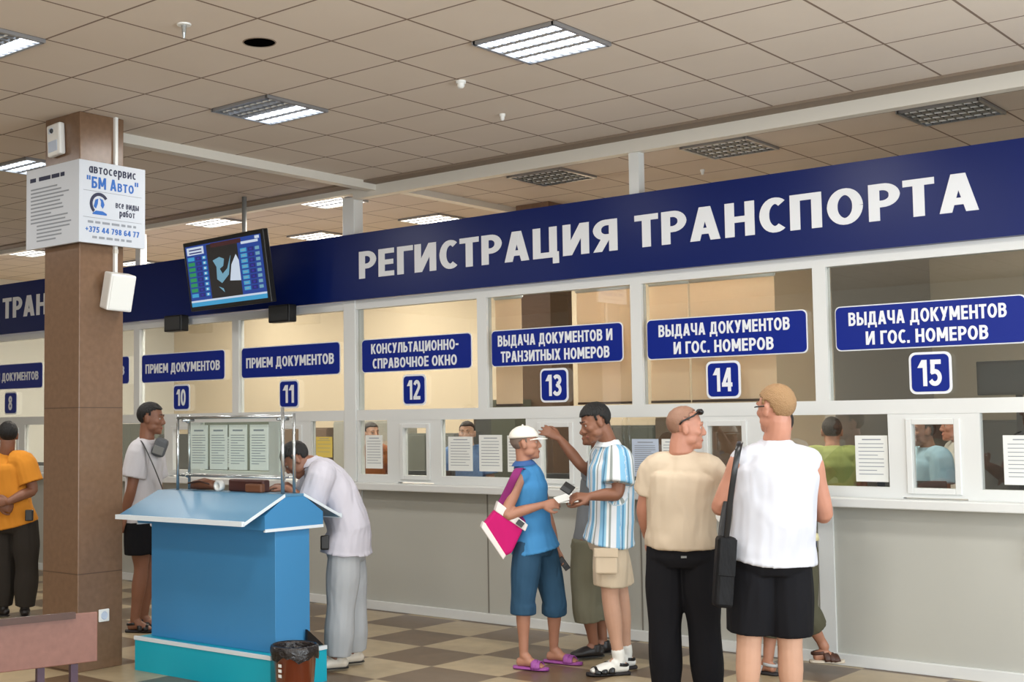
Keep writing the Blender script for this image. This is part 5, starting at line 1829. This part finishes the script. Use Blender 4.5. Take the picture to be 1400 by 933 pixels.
# pink shoulder bag
pb = thing('shoulder_bag', at(690, 762, 9.15), 'bright pink bag with white trim hanging from the woman in cap', 'bag')
MAG = cloth('magenta canvas', (196, 30, 110), .3)
th_ = F3 * .13
o_ = lambda px, py: at(px, py, 9.06)
b = MB().poly([o_(678, 697), o_(716, 723), o_(700, 757), o_(688, 762), o_(661, 718)], th_)
b.build('bag_body', MAG, pb, bevel=.018)
WT = cloth('white canvas trim', (232, 226, 222), .2)
b = MB().poly([o_(661, 714) - F3 * .004, o_(664, 716) - F3 * .004, o_(692, 760) - F3 * .004, o_(688, 766) - F3 * .004, o_(658, 722) - F3 * .004], th_ * 1.06)
b.build('side_trim', WT, pb, bevel=.006)
b = MB().poly([o_(681, 686) - F3 * .004, o_(722, 718) - F3 * .004, o_(718, 727) - F3 * .004, o_(677, 699) - F3 * .004], th_ * 1.06)
b.build('top_trim', WT, pb, bevel=.006)
MB().box(-.025, .025, -.01, .0, -.02, .02, mtx=Matrix.Translation(at(711, 716, 9.05)) @ frame_from(F3).to_4x4() @ Matrix.Rotation(math.radians(38), 4, 'Y')).build('buckle', M['dark'], pb)
pts = [at(684, 692, 9.10), at(694, 672, 9.08), at(704, 651, 9.06), at(710, 641, 9.12), at(715, 646, 9.22), at(716, 668, 9.24), at(715, 695, 9.16), at(713, 716, 9.12)]
P_, _ = smoothpath(pts, [(.02, .02)] * len(pts), 4)
MB().tube(P_, .028, 10, flat=.0045, side=R3).build('strap', mat('purple webbing', (132, 34, 104), .8), pb, smooth=True)
pp = thing('document', at(770, 684, 9.0), 'white folded papers passed between the woman and striped shirt man', 'document')
for a_, (px, py, ry) in enumerate(((772, 681, -25), (776, 684, -5))):
    MB().box(-.07, .07, -.0015 - .004 * a_, .0015 - .004 * a_, -.035, .035, mtx=Matrix.Translation(at(px, py, 8.98)) @ frame_from(F3 * .5 - UP * .75).to_4x4() @ Matrix.Rotation(math.radians(ry), 4, 'Y')).build('sheet', M['paper'], pp)
ph_ = thing('mobile_phone', at(771, 772, 9.38), 'dark mobile phone in the lowered hand of the woman', 'phone')
mt = Matrix.Translation(at(771, 771, 9.36)) @ frame_from(F3).to_4x4() @ Matrix.Rotation(math.radians(-35), 4, 'Y')
MB().box(-.022, .022, -.007, .007, -.052, .052, mtx=mt).build('case', M['black'], ph_, bevel=.004)
MB().box(-.018, .018, -.008, -.007, -.02, .045, mtx=mt).build('screen', M['dark'], ph_)

# --- man bending over the desk ---------------------------------------------------------
J = ground(joints(9.30, hd=(405, 629, -.02), nk=(424, 634, .0), sL=(440, 650, -.17), sR=(434, 644, .18), md=(470, 690, .0), hL=(471, 752, -.09), hR=(477, 750, .09),
                  eL=(424, 692, -.20), wL=(392, 668, -.14), eR=(416, 686, .24), wR=(392, 664, .16), kL=(466, 834, -.10), kR=(482, 834, .09), aL=(462, 900, -.10), aR=(484, 892, .12), tL=(438, 914, -.14), tR=(460, 904, .06)), .012)
J['front'] = -R3 * .8 - UP * .6
d = person('person', 'man in white shirt and grey trousers bending over the blue desk', J, skin=SKIN['dark'], hair=HAIR['black'], face=-R3 * .72 - UP * .7, up=-R3 * .7 + UP * .72, s=1.0, build=1.04, hairkw=dict(front=.065, temple=.03, nape=-.065, puff=1.05),
           hands=dict(L=dict(dir=-R3 * .9 + UP * .1, n=UP, curl=.6, thumb=-1), R=dict(dir=-R3 * .9, n=UP, curl=.5)))
shirt(d, 'shirt', cloth('white lavender shirting', (194, 192, 202), .7), hem=.02, sleeve=.95, wrinkle=.010, ease=.030, hemw=.03, slv_ease=.02)
collar(d, bpy.data.materials['white lavender shirting'], r=.066)
trousers(d, 'trousers', cloth('light grey suiting', (168, 172, 176), .5), top=.06, length=1.97, ease=.024, flare=.020)
for q in 'LR':
    shoe(d, q, mat('pale leather shoe', (208, 200, 186), .5), M['black'])
MB().box(-.03, .03, -.03, .03, -.05, .05, mtx=Matrix.Translation(at(444, 742, 9.14)) @ frame_from(F3).to_4x4()).build('belt_pouch', M['black'], d['o'], bevel=.01)

# --- man with the white T-shirt beyond the desk -----------------------------------------
J = ground(joints(11.1, hd=(207, 573, 0), nk=(201, 600, .0), sL=(208, 616, .17), sR=(190, 617, -.15), md=(196, 668, 0), hL=(199, 716, .09), hR=(190, 717, -.09),
                  eR=(180, 668, -.20), wR=(170, 705, -.16), eL=(216, 668, .22), wL=(226, 700, .15), kR=(193, 778, -.10), kL=(204, 778, .08), aR=(184, 846, -.10), aL=(196, 843, .08), tR=(208, 858, -.12), tL=(218, 854, .06)), .012)
J['front'] = R3
d = person('person', 'man in white T-shirt and black shorts standing beside the brown column', J, skin=SKIN['dark'], hair=HAIR['black'], face=R3 - F3 * .1 - UP * .1, s=1.1, build=1.0, hairkw=dict(front=.075, temple=.03, nape=-.065, puff=1.03),
           hands=dict(L=dict(dir=R3 * .5 - UP, n=F3, curl=.5), R=dict(dir=-R3 * .4 - UP, n=-F3, curl=.5)))
shirt(d, 'shirt', cloth('white jersey', (204, 202, 206), .5), hem=.02, sleeve=.72, wrinkle=.005, ease=.024, slv_ease=.026)
trousers(d, 'shorts', cloth('black sports cloth', (20, 20, 24), .5), top=.06, length=.66, ease=.03, flare=.03)
for q in 'LR':
    sandal(d, q, M['black'], SOLE, straps=(.4, .75))
gb_ = thing('chest_bag', at(216, 615, 11.0), 'small grey bag worn on the chest of the man by the column', 'bag')
mt = Matrix.Translation(at(219, 612, 11.0)) @ frame_from(F3).to_4x4() @ Matrix.Rotation(math.radians(20), 4, 'Y')
MB().box(-.055, .055, -.05, .05, -.08, .08, mtx=mt).build('bag_body', mat('grey nylon', (96, 100, 104), .7), gb_, bevel=.03)
MB().box(-.045, .045, -.06, -.05, -.06, .01, mtx=mt).build('pocket', M['greymetal'], gb_, bevel=.008)
pts = [at(222, 668, 10.98), at(213, 645, 10.87), at(203, 622, 10.84), at(194, 604, 10.93), at(192, 604, 11.1)]
P_, _ = smoothpath(pts, [(.02, .02)] * len(pts), 4)
MB().tube(P_, .018, 10, flat=.004, side=F3).build('strap', M['dark'], gb_, smooth=True)

# --- man in the orange polo shirt ----------------------------------------------------------
J = ground(joints(11.9, hd=(11, 596, 0), nk=(9, 619, 0), sL=(-19, 632, .10), sR=(33, 632, -.06), md=(10, 670, 0), hL=(7, 715, .05), hR=(34, 715, -.04),
                  eL=(-31, 676, -.02), wL=(-2, 692, -.20), eR=(45, 670, -.08), wR=(12, 686, -.24), kL=(6, 776, .03), kR=(37, 776, -.03), aL=(4, 834, .05), aR=(34, 834, -.02), tL=(-12, 830, .16), tR=(34, 828, .2)), .012)
J['front'] = F3
d = person('person', 'man in orange polo shirt and dark trousers standing left of the column', J, skin=SKIN['dark'], hair=HAIR['black'], face=F3 - R3 * .35, s=1.03, build=1.12, hairkw=dict(front=.075, temple=.03, nape=-.065, puff=1.03),
           hands=dict(L=dict(dir=R3 * .9 - UP * .2, n=-F3, curl=.8), R=dict(dir=-R3 * .9 - UP * .1, n=-F3, curl=.8)))
shirt(d, 'polo_shirt', cloth('orange pique', (216, 142, 50), .6), hem=.02, sleeve=.75, wrinkle=.006, ease=.026, hemw=.012, slv_ease=.03)
trousers(d, 'trousers', cloth('charcoal trouser cloth', (52, 48, 44), .5), top=.06, length=1.96, ease=.022, flare=.014)
for q in 'LR':
    shoe(d, q, DARKSHOE)
MB().box(-.035, .035, -.02, .02, -.05, .05, mtx=Matrix.Translation(at(40, 705, 11.72)) @ frame_from(F3).to_4x4()).build('belt_pouch', M['black'], d['o'], bevel=.008)

# --- person leaning at the counter in front of the white vest ---------------------------------
J = joints(8.88, hd=(1066, 582, .12), nk=(1070, 612, .08), sL=(1048, 632, .10), sR=(1101, 634, -.02), md=(1078, 690, .0), hL=(1064, 746, .05), hR=(1092, 746, -.02),
           eL=(1040, 668, .30), wL=(1066, 672, .45), eR=(1106, 672, .22), wR=(1088, 674, .42), kL=(1056, 832, .05), kR=(1098, 834, -.04), aL=(1050, 894, .02), aR=(1122, 876, .04), tL=(1036, 912, .08), tR=(1148, 905, .02))
ground(J, .012, 'R')
J['front'] = F3
d = person('person', 'person at the counter in navy shirt mostly hidden behind the white vest man', J, skin=SKIN['tan'], hair=HAIR['brown'], face=F3 - R3 * .2, s=1.0, build=1.0, hands=dict(L=dict(dir=R3 * .4 + F3, n=UP), R=dict(dir=-R3 * .4 + F3, n=UP)), feet=True)
shirt(d, 'shirt', cloth('navy jersey', (28, 36, 66), .5), hem=.06, sleeve=.5, ease=.02)
b = MB().tube([d['pv'] + UP * .04, d['pv'] + UP * .085], [.205, .198], 24, flat=[.155, .15], side=d['hv']); b.build('pale_sash', cloth('pale yellow cotton', (222, 214, 170), .3), d['o'], smooth=True)
trousers(d, 'trousers', cloth('olive brown cotton', (84, 82, 66), .6), top=.06, length=1.55, ease=.024, flare=.02)
sandal(d, 'L', mat('grey trainer', (170, 172, 172), .6), SOLE)
sandal(d, 'R', mat('brown strap leather', (70, 40, 28), .5), mat('pale sandal sole', (206, 196, 178), .7), straps=(.3, .6, .8))


# --- figures inside the office; three stand in for reflections in the glass ---------------------------------------------------------
def stander(px, D, face, label, top, legs, hair, skin='tan', s=1.0, arm=0, group=None):
    B_ = at(px, 600, D); B_.z = 0
    f_ = V((face.x, face.y, 0)).normalized()
    r_ = f_.cross(UP)
    P = lambda r, f, z: B_ + (r_ * r + f_ * f + UP * z) * s
    J = dict(hd=P(0, .045, 1.635), nk=P(0, 0, 1.515), sL=P(-.18, -.01, 1.43), sR=P(.18, -.01, 1.43), md=P(0, .01, 1.2), hL=P(-.09, 0, .93), hR=P(.09, 0, .93),
             eL=P(-.23, .0, 1.14), eR=P(.23, .0, 1.14), wL=P(-.19, .20, 1.05 + arm), wR=P(.19, .20, 1.05 + arm), kL=P(-.095, .02, .5), kR=P(.095, .02, .5), aL=P(-.1, -.02, .09), aR=P(.1, -.02, .09), tL=P(-.12, .17, .012), tR=P(.12, .17, .012))
    J['front'] = f_
    d = person('person', label, J, skin=SKIN[skin], hair=HAIR[hair], face=face, s=s, hands=dict(L=dict(dir=f_ - UP * .2, n=UP, curl=.5), R=dict(dir=f_ - UP * .2, n=UP, curl=.5)))
    shirt(d, 'shirt', top, hem=.04, sleeve=.7, ease=.022)
    trousers(d, 'trousers', legs, top=.06, length=1.96, ease=.022, flare=.01)
    for q in 'LR':
        shoe(d, q, DARKSHOE)
    return d


DK = cloth('dark office trousers', (46, 46, 52), .4)
stander(1138, 10.9, R3 * .3 + F3, 'dark-haired person in yellow-green shirt standing in for a reflection in the pane left of window 15', cloth('yellow green cotton', (158, 168, 104), .5), DK, 'brown')
stander(1268, 10.4, -R3 - F3 * .1, 'man in grey and pale blue shirt standing in for a reflection behind the small opening under number 15', cloth('pale blue shirting', (150, 184, 200), .5), DK, 'brown', 'dark')
stander(1312, 11.05, -R3 + F3 * .1, 'man in whitish shirt standing in for a reflection behind the other man in the small opening', cloth('off white shirting', (206, 206, 196), .5), DK, 'grey', 'red', 1.02)
stander(640, 13.15, -R3 * .3 - F3, 'clerk in blue blouse behind the wide pane under number 12', cloth('blue blouse', (92, 128, 176), .5), DK, 'black', 'pale')
stander(505, 14.2, R3 * .6 - F3, 'clerk in brown blouse behind the narrow pane by the white post', cloth('brown blouse', (132, 84, 66), .5), DK, 'brown', 'pale')
